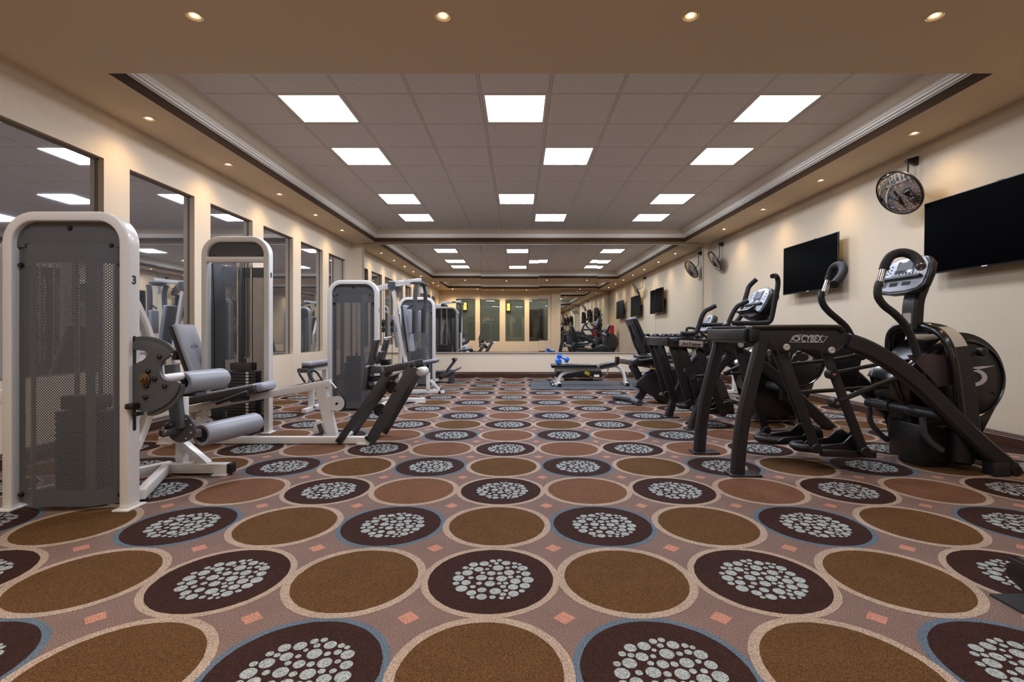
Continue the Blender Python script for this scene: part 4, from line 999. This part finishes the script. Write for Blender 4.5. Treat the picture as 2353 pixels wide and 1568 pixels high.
brand(t, P(1817, 786, yl), V(1, 0, 0), V(0, 0, 1), .058, .225, V(0, -.0015, 0))
outline(t, [P(x, y, yl) for x, y in ((1814, 786.5), (1825, 774), (1901.5, 773.5), (1891, 787))], V(0, -.001, 0))
obj('panel_line', MB().bar(P(1958, 779, yl + .002), P(1921, 806, yl + .002), .002, .003, (0, -1, 0), 0), STEEL, t)
# ---------------------------------------------------------------- rear arc trainer with label plate
t = thing('arc_trainer', 'black arc trainer with a silver name plate, behind the large front trainer', 'exercise machine', (2.2, 4.95, 0), GRP2)
yn, yf = 4.62, 5.28
for yy, dx, near in ((yn, 0, True), (yf, -.02, False)):
    def Q(px, py): return P(px, py, yn) + V(dx, yy - yn, 0)
    obj('rear_leg', MB().rect([Q(1700, 812), Q(1672, 824), Q(1648, 850), Q(1628, 885), Q(1610, 925), Q(1597, 960), Q(1590, 985)], .085, .06, (0, 1, 0), 5, .016), BLK, t)
    obj('foot_plate', MB().box(Q(1592, 985).xy.to_3d() + V(.01, 0, .008), (.17, .12, .012), None, .004), BLK, t)
    obj('side_panel', MB().prism([Q(*p) + V(0, -.01, 0) for p in ((1538, 776), (1570, 775.5), (1640, 783), (1672, 790), (1690, 800), (1672, 812), (1640, 806), (1600, 801), (1538, 799))], V(0, .06, 0), .012, 3), BLK, t)
    obj('front_beam', MB().rect([Q(1660, 796), Q(1700, 810), Q(1745, 836), Q(1790, 872), Q(1840, 920), Q(1880, 958), Q(1908, 984)], .10, .07, (0, 1, 0), 5, .014), BLK, t)
    obj('front_foot', MB().box(Q(1900, 977), (.07, .08, .07), None, .006), BLK, t)
    for (ax, ay), (bx, by) in (((1549, 790), (1588, 928)), ((1571, 792), (1612, 922)), ((1610, 800), (1667, 951))):
        a_, b_ = Q(ax, ay) + V(0, .06, 0), Q(bx, by) + V(0, .06, 0)
        obj('swing_link', MB().bar(a_, b_ + (b_ - a_).normalized() * .02, .03, .075, (0, 0, 1), .012), BLK, t)
        obj('link_pivot', MB().cyl(b_ - V(0, .028, 0), b_ + V(0, .03, 0), .036, bev=.006), BLKP, t)
    washer(t, Q(1552, 786) + V(0, -.010, 0), .024, BLKP); washer(t, Q(1622, 792) + V(0, -.010, 0), .024, BLKP)
    pedal(t, 1.74 - (0 if near else .05), 2.12, yy + (.2 if near else -.17), .125, .16)
obj('rear_cross_beam', MB().bar(V(1.455, 4.62, .842), V(1.415, 5.28, .835), .06, .085), BLKP, t)
obj('beam_end_cap', MB().box(V(1.41, 5.29, .835), (.075, .03, .1), None, .01), BLKG, t)
obj('link_hub', MB().cyl(V(1.47, 5.12, .82), V(1.47, 5.04, .82), .05, bev=.008), BLKP, t)
obj('swing_link', MB().bar(P(1508, 788, 5.05), P(1552, 926, 5.05), .03, .08, (0, 0, 1), .012), BLK, t)
pl = obj('name_plate', MB().prism([P(x, y, yn - .0115) for x, y in ((1561, 781.5), (1616, 785), (1615, 798.5), (1560, 796))], V(0, -.003, 0), .001), LABELS, t)
obj('name_plate_lettering', MB().text('ArcTrainer', .042, P(1566.5, 793, yn - .0145), P(1616, 794.4, yn) - P(1566.5, 791.6, yn), V(0, 0, 1), .001, .2, .0012, .19), BLKP, pl)
obj('name_plate_underline', MB().bar(P(1565, 794.5, yn - .0152), P(1608, 797, yn - .0152), .001, .004, (0, 0, 1), 0), REDINK, pl)
for a_, b_, r_ in (((1590, 866, 4.7), (1650, 862, 4.75), .014), ((1665, 858, 4.7), (1705, 838, 4.8), .016), ((1665, 860, 4.72), (1715, 857, 4.8), .014)): obj('push_rod', MB().cyl(P(*a_), P(*b_), r_), BLK, t)
obj('rod_joint', MB().cyl(P(1590, 866, 4.66), P(1590, 866, 4.73), .045, bev=.008), BLKP, t)
# fixed handlebars
hy = 4.66
obj('handlebar', MB().tube([P(1667, 762, hy), P(1674, 743, hy), P(1683, 722, hy), P(1693, 706, hy), P(1704, 699, hy), P(1718, 692, hy)], .022, 14), RUB, t)
obj('handlebar', MB().tube([P(1683, 743, hy), P(1720, 743, hy), P(1760, 742, hy), P(1770, 737, hy), P(1775, 722, hy), P(1781, 690, hy), P(1787, 660, hy), P(1787, 642, hy), P(1782, 634, hy - .02), P(1775, 635, hy - .08)], .023, 14), RUB, t)
hy = 5.22
obj('handlebar', MB().tube([P(1565, 767, hy), P(1588, 767, hy), P(1599, 764, hy), P(1605, 752, hy), P(1612, 730, hy), P(1620, 716, hy), P(1630, 710, hy), P(1644, 703, hy)], .025, 14), RUB, t)
obj('handlebar', MB().tube([P(1608, 747, hy), P(1640, 747, hy), P(1674, 747, hy)], .023, 14), RUB, t)
obj('handlebar', MB().tube([P(1692, 740, hy), P(1703, 725, hy), P(1709, 700, hy), P(1716, 675, hy), P(1722, 658, hy), P(1738, 642, hy - .05)], .025, 14), RUB, t)
obj('handlebar_post', MB().bar(V(2.38, 5.22, 1.02), V(2.50, 5.0, .80), .04, .05), BLK, t)
obj('handlebar_post', MB().bar(V(2.0, 4.66, 1.02), V(2.15, 4.7, .78), .05, .05), BLK, t)
console(t, V(2.44, 4.95, 1.245), .43, .30, .5, .10)
obj('reading_shelf', MB().prism([V(2.31, 4.73, 1.165), V(2.31, 5.17, 1.165), V(2.42, 5.15, 1.10), V(2.42, 4.75, 1.10)], V(.02, 0, -.02), .008), BLKP, t)
obj('shelf_lip', MB().tube([V(2.315, 4.72, 1.19), V(2.29, 4.80, 1.155), V(2.28, 4.95, 1.15), V(2.29, 5.10, 1.155), V(2.315, 5.18, 1.19)], .014, 10), BLKG, t)
obj('console_mast', MB().rect([V(2.52, 4.95, .72), V(2.50, 4.95, .95), V(2.49, 4.95, 1.16)], .12, .08, (0, 1, 0), 4), BLKP, t)
flywheel(t, V(2.77, 0, .665), .29, 4.78, 5.1)
obj('drive_housing', MB().prism([V(x, 4.88, z) for x, z in ((2.24, .60), (2.36, .72), (2.58, .86), (2.77, .93), (2.95, .87), (3.06, .72), (3.06, .55), (2.98, .38), (2.88, .14), (2.82, .035), (2.42, .035), (2.36, .30), (2.28, .42))], V(0, .24, 0), .03, 3), BLKG, t)
obj('cross_tube', MB().cyl(P(1738, 878, 5.1), P(1800, 893, 4.66), .036, bev=.006), GREYD, t)
obj('hoop_tube', MB().tube([V(2.55, 4.66, .28), V(2.57, 4.64, .62), V(2.60, 4.70, .80), V(2.62, 4.95, .86), V(2.60, 5.20, .80), V(2.57, 5.26, .62), V(2.55, 5.24, .28)], .035, 14), BLKG, t)
# ---------------------------------------------------------------- recumbent bike
t = thing('recumbent_bike', 'black recumbent exercise bike with tall padded seat back beside the flat bench', 'exercise machine', (2.1, 6.35, 0), GRP2)
yb = 6.35
shr = [(1458, 891), (1463, 880), (1471, 868), (1487, 856), (1500, 850), (1518, 851), (1550, 855), (1566, 846), (1588, 828), (1606, 823), (1626, 826), (1642, 838), (1655, 858), (1664, 880), (1672, 900), (1681, 917), (1640, 923), (1580, 925), (1530, 927), (1515, 925), (1508, 916), (1498, 904), (1484, 896)]
obj('shroud', MB().prism([P(x, y, yb - .09) for x, y in shr], V(0, .18, 0), .03, 3), BLKP, t)
brand(t, P(1514, 909, yb - .0915), V(1, 0, 0), V(0, 0, 1), .05, .2, V(0, -.0015, 0))
obj('round_label', MB().prism([P(1516.5, 861.5, yb - .091) + V(.026 * math.cos(a), 0, .02 * math.sin(a)) for a in [2 * PI * k / 20 for k in range(20)]], V(0, -.0015, 0)), LABELS, t)
obj('seat_rail', MB().bar(P(1416, 828, yb), P(1552, 849, yb), .09, .07), STEEL, t)
obj('rail_end', MB().bar(P(1414, 828, yb), P(1421, 829, yb), .1, .1), BLKP, t)
obj('rail_post', MB().bar(P(1452, 838, yb), P(1470, 872, yb), .1, .09), BLK, t)
obj('rear_leg', MB().rect([P(1482, 892, yb), P(1470, 910, yb), P(1457, 925, yb)], .1, .09, (0, 1, 0), 4), BLK, t)
obj('rear_foot', MB().tube([V(1.33, yb + .33, .03), V(1.40, yb + .2, .04), V(1.50, yb, .045), V(1.50, yb - .12, .04), V(1.53, yb - .26, .035)], .042, 14), GREYD, t)
obj('front_foot', MB().cyl(V(2.83, yb - .28, .035), V(2.83, yb + .28, .035), .033, bev=.008), BLK, t)
obj('transport_wheel', MB().cyl(V(2.84, yb - .33, .045), V(2.84, yb - .27, .045), .044, bev=.01), RUB, t)
zax = (P(1449, 733, yb) - P(1484, 812, yb)).normalized(); nax = V(0, 1, 0).cross(zax); R = Matrix((V(0, 1, 0), zax, nax)).transposed()
a, b = pad(P(1466, 771, yb), (.40, .50, .085), R, .02, .035)
obj('backrest', a, BLKP, t); obj('backrest_shell', b, BLK, t)
for dy in (-.09, .09): obj('backrest_rod', MB().tube([P(1446, 748, yb + dy), P(1458, 790, yb + dy), P(1474, 822, yb + dy)], .017, 10), BLK, t)
obj('carriage', MB().prism([P(x, y, yb - .11) for x, y in ((1452, 831), (1470, 822), (1500, 820), (1522, 826), (1520, 838), (1470, 843), (1456, 840))], V(0, .22, 0), .01), BLK, t)
a, b = pad(P(1497, 820, yb), (.40, .40, .07), Euler((0, -.03, 0)), .02, .03)
obj('seat', a, BLKP, t); obj('seat_shell', b, BLK, t)
for dy in (-.27, .27):
    obj('side_handle', MB().tube([P(1470, 829, yb + dy * .6), P(1486, 827, yb + dy), P(1510, 823, yb + dy), P(1534, 818, yb + dy)], .018, 12), BLK, t)
    obj('hand_sensor', MB().cyl(P(1518, 821.5, yb + dy), P(1531, 818.6, yb + dy), .021), CH, t)
obj('yellow_lever', MB().tube([P(1494, 840, yb - .12), P(1498, 846, yb - .12), P(1506, 849, yb - .12), P(1517, 851, yb - .12)], .009, 10), YEL, t)
obj('console_post', MB().rect([P(1610, 828, yb), P(1622, 800, yb), P(1630, 772, yb)], .07, .08, (0, 1, 0), 4), BLK, t)
console(t, V(2.485, yb, 1.055), .24, .23, .45, .07)
for dy in (-.24, .24): obj('front_handle', MB().tube([P(1578, 762, yb + dy), P(1579, 755, yb + dy), P(1588, 754, yb + dy), P(1600, 758, yb + dy), P(1624, 776, yb + dy * .6), P(1630, 786, yb)], .016, 12), RUB, t)
for dy in (-.17, .17):
    obj('crank', MB().bar(V(2.33, yb + dy * .6, .34), V(2.33 + dy * .6, yb + dy * .75, .34 + dy), .03, .035), BLK, t)
    obj('pedal', MB().box(V(2.33 + dy * .6, yb + dy * 1.2, .34 + dy), (.14, .1, .03), (0, .2, 0), .008), BLKP, t)
# ---------------------------------------------------------------- low exercise platform, only its rear corner is in the frame
single('floor_mat', MB().box(V(2.18, .62, .004), (1.04, 2.16, .007), None, .002), RUB, 'thin black rubber mat under the low platform at the right edge', 'mat')
t = thing('exercise_platform', 'low black exercise platform with a glossy edge rail at the right edge', 'exercise platform', (2.15, .9, .008))
obj('deck', MB().prism([V(1.70, y, z) for y, z in ((1.675, .075), (1.685, .095), (1.68, .125), (1.665, .135), (.1, .135), (.1, .04), (1.55, .04), (1.62, .052))], V(.82, 0, 0), .006), BLKP, t)
for x in (1.73, 2.49): obj('side_rail', MB().bar(V(x, 1.675, .143), V(x, .1, .143), .075, .018, (0, 0, 1), .007), BLKG, t)
obj('top_mat', MB().box(V(2.11, .88, .138), (.66, 1.5, .012), None, .004), RUB, t)
for y, z in ((1.60, .093), (1.573, .077)): obj('rail_bolt', MB().lathe(V(1.70, y, z), (-1, 0, 0), [(.012, 0), (.011, .002), (.006, -.002), (0, -.002)], 16), BLKG, t)
for x in (1.78, 2.44):
    for y in (.2, 1.5): obj('support_foot', MB().cyl(V(x, y, .008), V(x, y, .06), .03), RUB, t)
# ================================================================ ON THE RIGHT WALL
def tv(y0, y1, label):
    z0, z1 = 1.474, 2.154; x = 3.865; c = V(x, (y0 + y1) / 2, (z0 + z1) / 2); w = y1 - y0; h = z1 - z0
    t = thing('flat_screen_tv', label, 'television', (x, c.y, z0), 'flat televisions on the right wall')
    R = Euler((0, .012, 0))
    obj('back_shell', MB().box(c + V(.024, 0, 0), (.03, w - .06, h - .06), R, .01).box(c + V(.045, 0, -.06), (.035, w * .6, h * .5), R, .012), BEZ, t)
    obj('bezel', MB().box(c + V(.006, 0, 0), (.02, w, h), R, .004), BEZ, t)
    obj('screen', MB().box(c + V(-.0045, 0, .004), (.002, w - .016, h - .022), R), SCREEN, t)
    obj('lower_trim', MB().box(c + V(-.004, 0, -h / 2 + .005), (.006, w - .004, .007), R, .001), STEEL, t)
    obj('badge', MB().box(c + V(-.008, 0, -h / 2 + .008), (.003, .05, .009), R, .001), LABELW, t)
    obj('wall_bracket', MB().box(V(3.985, c.y, c.z), (.028, .5, .4), None, .004).box(V(3.95, c.y - .15, c.z), (.08, .03, .36)).box(V(3.95, c.y + .15, c.z), (.08, .03, .36)).box(V(3.93, c.y - .1, z1 + .002), (.09, .05, .02), None, .004), BLK, t)
tv(5.83, 7.03, 'black wall television farther from the camera, above the rear trainers')
tv(3.39, 4.59, 'large black wall television at the right edge, beside the round mirror')
tv(.95, 2.15, 'third black wall television, visible only reflected in the far mirror')
def convex(c, nrm, r, top, label):
    c, nrm, top = Vector(c), Vector(nrm).normalized(), Vector(top)
    t = thing('convex_mirror', label, 'convex mirror', c - V(0, 0, r), 'round convex mirrors on brackets')
    Rs = r * 2.3; prof = []
    for k in range(13):
        a = math.asin((r - .012) / Rs) * (12 - k) / 12; prof.append((Rs * math.sin(a) if k < 12 else 0, Rs * math.cos(a) - Rs * math.cos(math.asin((r - .012) / Rs)) + .008))
    obj('mirror_face', MB().lathe(c, nrm, prof, 48), MIRC, t, 80)
    obj('rim', MB().lathe(c, nrm, [(r - .016, .006), (r - .014, .012), (r - .005, .014), (r, .008), (r, -.008), (r - .01, -.012), (0, -.012)], 48), BLKP, t)
    back = c - nrm * .014
    elbow = V(top.x, top.y, c.z + .06)
    obj('rod', MB().tube([top - V(0, 0, .02), top - V(0, 0, .12), elbow + V(0, 0, .06), elbow - (elbow - back) * .25, back], .008, 10), BLK, t)
    obj('ball_joint', MB().sph(back, .024).cyl(back - nrm * .02, back + nrm * .003, .034), BLK, t)
    obj('wall_bracket', MB().box(V(XR - .012, top.y, top.z - .01), (.022, .05, .085), None, .004).prism([V(XR - .02, top.y - .02, top.z + .03), V(XR - .02, top.y - .02, top.z - .05), V(top.x - .02, top.y - .02, top.z - .02), V(top.x - .02, top.y - .02, top.z + .005)], V(0, .04, 0), .003), BLK, t)
convex(P(2066, 443.5, 4.72), (-.858, -.119, -.50), .228, P(2086, 368, 4.84), 'round convex mirror on a black rod beside the large television')
convex(P(1642, 600, 9.35), (-.86, .10, -.50), .215, P(1653, 560, 9.43), 'round convex mirror on a black rod in the far right corner')
# ================================================================ CENTRE: BENCH, MATS AND SMALL THINGS
single('floor_mat', MB().box(V(1.125, 8.45, .007), (1.83, 1.28, .012), None, .003), MATR, 'dark grey rubber mat on the carpet under the flat bench', 'mat', 'rubber mats near the mirror')
single('floor_mat', MB().box(V(2.70, 8.75, .007), (1.29, 1.50, .012), None, .003), MATR, 'dark grey rubber mat right of the one under the bench, partly behind the bike', 'mat', 'rubber mats near the mirror')
yb = 8.4
t = thing('flat_bench', 'white framed bench with black pads standing on the rubber mat', 'exercise bench', (1.2, yb, .014))
mb = MB().rect([P(1284, 885, yb), P(1284, 874, yb), P(1289, 863, yb), P(1300, 856.5, yb), P(1322, 852, yb), P(1350, 847, yb), P(1385, 843.5, yb), P(1405, 841, yb)], .055, .055, (0, 1, 0), 6, .012)
mb.rect([P(1375, 847, yb), P(1398, 843, yb), P(1414, 841, yb), P(1425, 847, yb), P(1433, 860, yb), P(1436, 874, yb), P(1436.5, 885, yb)], .055, .055, (0, 1, 0), 6, .012)
mb.bar(P(1274, 848.5, yb), P(1372, 848.5, yb), .045, .04)
obj('frame', mb, WHITE, t)
for px, wd, nm in ((1283, .5, 0), (1437, .34, 1)):
    x = P(px, 0, yb).x
    obj('foot_tube', MB().box(V(x, yb, .046), (.055, wd, .05), None, .005), WHITE, t)
    for s_ in (-1, 1): obj('foot_cap', MB().box(V(x, yb + s_ * (wd / 2 + .012), .042), (.062, .03, .056), None, .006), BLKP, t)
for s_ in (-1, 1):
    x = P(1283, 0, yb).x
    obj('wheel_bracket', MB().bar(V(x - .02, yb + s_ * .19, .05), V(x - .11, yb + s_ * .19, .055), .03, .04), WHITE, t)
    obj('wheel', MB().cyl(V(x - .11, yb + s_ * .19 - .018, .05), V(x - .11, yb + s_ * .19 + .018, .05), .035, bev=.007), RUB, t)
    obj('wheel_hub', MB().cyl(V(x - .11, yb + s_ * .19 - .02, .05), V(x - .11, yb + s_ * .19 + .02, .05), .018), WHITE, t)
a0, a1 = P(1266, 841, yb), P(1372, 841, yb)
a, b = pad((a0 + a1) / 2, ((a1 - a0).length, .28, .062), None, .018, .018); obj('back_pad', a, BLKP, t); obj('back_pad_board', b, BLK, t)
a0, a1 = P(1375, 842.5, yb), P(1420, 832.5, yb); ang = math.atan2(a1.z - a0.z, a1.x - a0.x)
a, b = pad((a0 + a1) / 2, ((a1 - a0).length, .28, .062), Euler((0, -ang, 0)), .018, .018); obj('seat_pad', a, BLKP, t); obj('seat_pad_board', b, BLK, t)
obj('adjuster', MB().bar(P(1374, 838, yb - .15), P(1375, 851, yb - .15), .02, .045).cyl(P(1375, 843, yb - .175), P(1375, 843, yb - .135), .025, bev=.003), STEEL, t)
obj('pin_block', MB().box(P(1349, 858, yb - .05), (.085, .05, .06), (.1, .5, .1), .008), YEL, t)
cp = MB.curve([P(1346, 853, yb), P(1356, 866, yb), P(1366, 871, yb), P(1377, 871, yb), P(1388, 867, yb), P(1394, 860, yb)], 3)
mb = MB().tube(cp, .012, 8, 1)
for a_, b_ in zip(cp[2:], cp[3:]):
    d_ = (b_ - a_).normalized(); mb.lathe(a_ - d_ * .004, d_, [(0, 0), (.021, .003), (.021, .017), (0, .02)], 10)
obj('adjustment_arc', mb, CHAIN, t)
obj('arc_stay', MB().bar(P(1394, 862, yb), P(1398, 845, yb), .02, .02), WHITE, t)
obj('hook', MB().tube([P(1437, 856, yb) + V(.03, 0, 0), P(1441, 856, yb) + V(.03, 0, 0), P(1444, 859, yb), P(1441, 861, yb)], .006, 8), STEEL, t)
# dumbbells on the bench
def dumbbell(c0, c1, r, m, label, group, hs=.06):
    c0, c1 = Vector(c0), Vector(c1); d = (c1 - c0).normalized()
    t = thing('dumbbell', label, 'dumbbell', V((c0.x + c1.x) / 2, (c0.y + c1.y) / 2, min(c0.z, c1.z) - r), group)
    for c, s_ in ((c0, 1), (c1, -1)):
        obj('head', MB().lathe(c - d * hs / 2 * s_, d * s_, [(0, 0), (r * .72, 0), (r, hs * .2), (r, hs * .8), (r * .72, hs), (0, hs)], 6), m, t, 20)
    obj('handle', MB().lathe(c0 + d * hs * .4, d, [(.014, 0), (.018, (c1 - c0).length * .45), (.014, (c1 - c0).length - hs * .8)], 14), m if m is BLUE else CH, t)
    return t
zp = P(0, 841, yb).z + .031
dumbbell(V(.69, 8.27, zp + .0565), V(.69, 8.47, zp + .0565), .054, BLUE, 'bright blue vinyl dumbbell lying flat on the bench pad', 'blue dumbbells on the bench')
dumbbell(V(.705, 8.37, zp + .135), V(.835, 8.33, zp + .075), .054, BLUE, 'bright blue vinyl dumbbell propped on top of the other one on the bench', 'blue dumbbells on the bench')
# things behind the bench
t = thing('step_platform', 'black aerobic step with a light grey foot against the far wall behind the bench', 'step', (.88, 9.45, 0))
obj('platform', MB().prism([P(x, y, 9.25) for x, y in ((1277, 852), (1382, 851), (1385, 862), (1380, 868), (1282, 868), (1275, 864))], V(0, .4, 0), .015, 3), BLKP, t)
for x in (.79, 1.52): obj('riser_foot', MB().prism([V(x - .085, 9.27, .002), V(x + .085, 9.27, .002), V(x + .06, 9.27, .085), V(x - .06, 9.27, .085)], V(0, .36, 0), .008), GREY if x > 1 else LABELS, t)
obj('side_label', MB().box(P(1371, 864, 9.24), (.10, .004, .045)), LABELW, t)
# dumbbell rack along the far wall, mostly behind the trainers
t = thing('dumbbell_rack', 'white legged dumbbell rack at the far wall behind the bike', 'rack', (3.2, 9.62, 0))
for x in (3.22, 3.70):
    obj('upright', MB().bar(V(x, 9.74, .03), V(x, 9.74, .80), .05, .06).bar(V(x, 9.35, .035), V(x, 9.85, .035), .05, .05), WHITE, t)
for z, y in ((.36, 9.58), (.78, 9.66)):
    obj('tray', MB().bar(V(2.60, y, z), V(3.77, y, z), .24, .03).bar(V(2.60, y + .1, z - .02), V(3.77, y + .1, z - .02), .05, .05), BLK, t)
RK = 'black dumbbells on the rack'
for row, (z, y) in enumerate(((.36, 9.58), (.78, 9.66))):
    for k in range(6):
        x = 2.74 + k * .175
        dumbbell(V(x, y - .105, z + .075), V(x, y + .085, z + .075), .056, BLKP, 'black hex dumbbell on the %s tier of the rack, %s from its left end' % (('lower', 'upper')[row], ('first', 'second', 'third', 'fourth', 'fifth', 'sixth')[k]), RK, .07)
# white framed bench half hidden behind the trainers
t = thing('weight_bench', 'white framed bench by the right wall half hidden behind the black trainers', 'exercise bench', (3.3, 7.6, 0))
obj('leg', MB().bar(V(3.29, 7.34, .05), V(3.29, 7.34, .42), .055, .075).bar(V(3.1, 7.34, .03), V(3.5, 7.34, .03), .06, .05), WHITE, t)
obj('leg', MB().bar(V(3.29, 8.2, .05), V(3.29, 8.2, .42), .055, .075).bar(V(3.1, 8.2, .03), V(3.5, 8.2, .03), .06, .05), WHITE, t)
obj('beam', MB().bar(V(3.29, 7.3, .42), V(3.29, 8.3, .42), .06, .05), WHITE, t)
a, b = pad(V(3.29, 7.8, .485), (.28, 1.15, .07), None, .02, .02); obj('pad', a, BLKP, t); obj('pad_board', b, BLK, t)
# red cabinet, seen only in the mirror
t = thing('red_cabinet', 'red metal cabinet standing by the right wall, visible only reflected in the mirror', 'cabinet', (3.69, .62, 0))
obj('body', MB().box(V(3.69, .62, .616), (.22, .42, 1.23), None, .02), RED, t)
dr = obj('door', MB().box(V(3.574, .62, .62), (.014, .38, 1.16), None, .006), RED, t)
obj('handle', MB().box(V(3.563, .48, .87), (.012, .02, .12), None, .004), CH, dr)
# ================================================================ camera and view
cam = bpy.data.cameras.new('camera'); cam.sensor_width = 36; cam.sensor_fit = 'HORIZONTAL'; cam.lens = 36 * F / 2353
cam.shift_x = -(CX - 1176.5) / 2353; cam.shift_y = -(784 - CY) / 2353; cam.clip_start = .02
co = bpy.data.objects.new('camera', cam); C.objects.link(co); co.location = (0, 0, HC); co.rotation_euler = (PI / 2, 0, 0)
sc = bpy.context.scene; sc.camera = co
w = bpy.data.worlds.new('world'); sc.world = w; w.use_nodes = True
w.node_tree.nodes['Background'].inputs['Color'].default_value = (.01, .01, .01, 1)
sc.view_settings.view_transform = 'Standard'; sc.view_settings.look = 'None'; sc.view_settings.gamma = 1; sc.view_settings.exposure = EXPOSURE
sc.view_settings.use_curve_mapping = False
cy = sc.cycles; cy.max_bounces = 9; cy.diffuse_bounces = 4; cy.glossy_bounces = 7; cy.transmission_bounces = 4; cy.transparent_max_bounces = 24
cy.use_denoising = True; cy.caustics_reflective = False; cy.caustics_refractive = False; cy.sample_clamp_indirect = 6.0
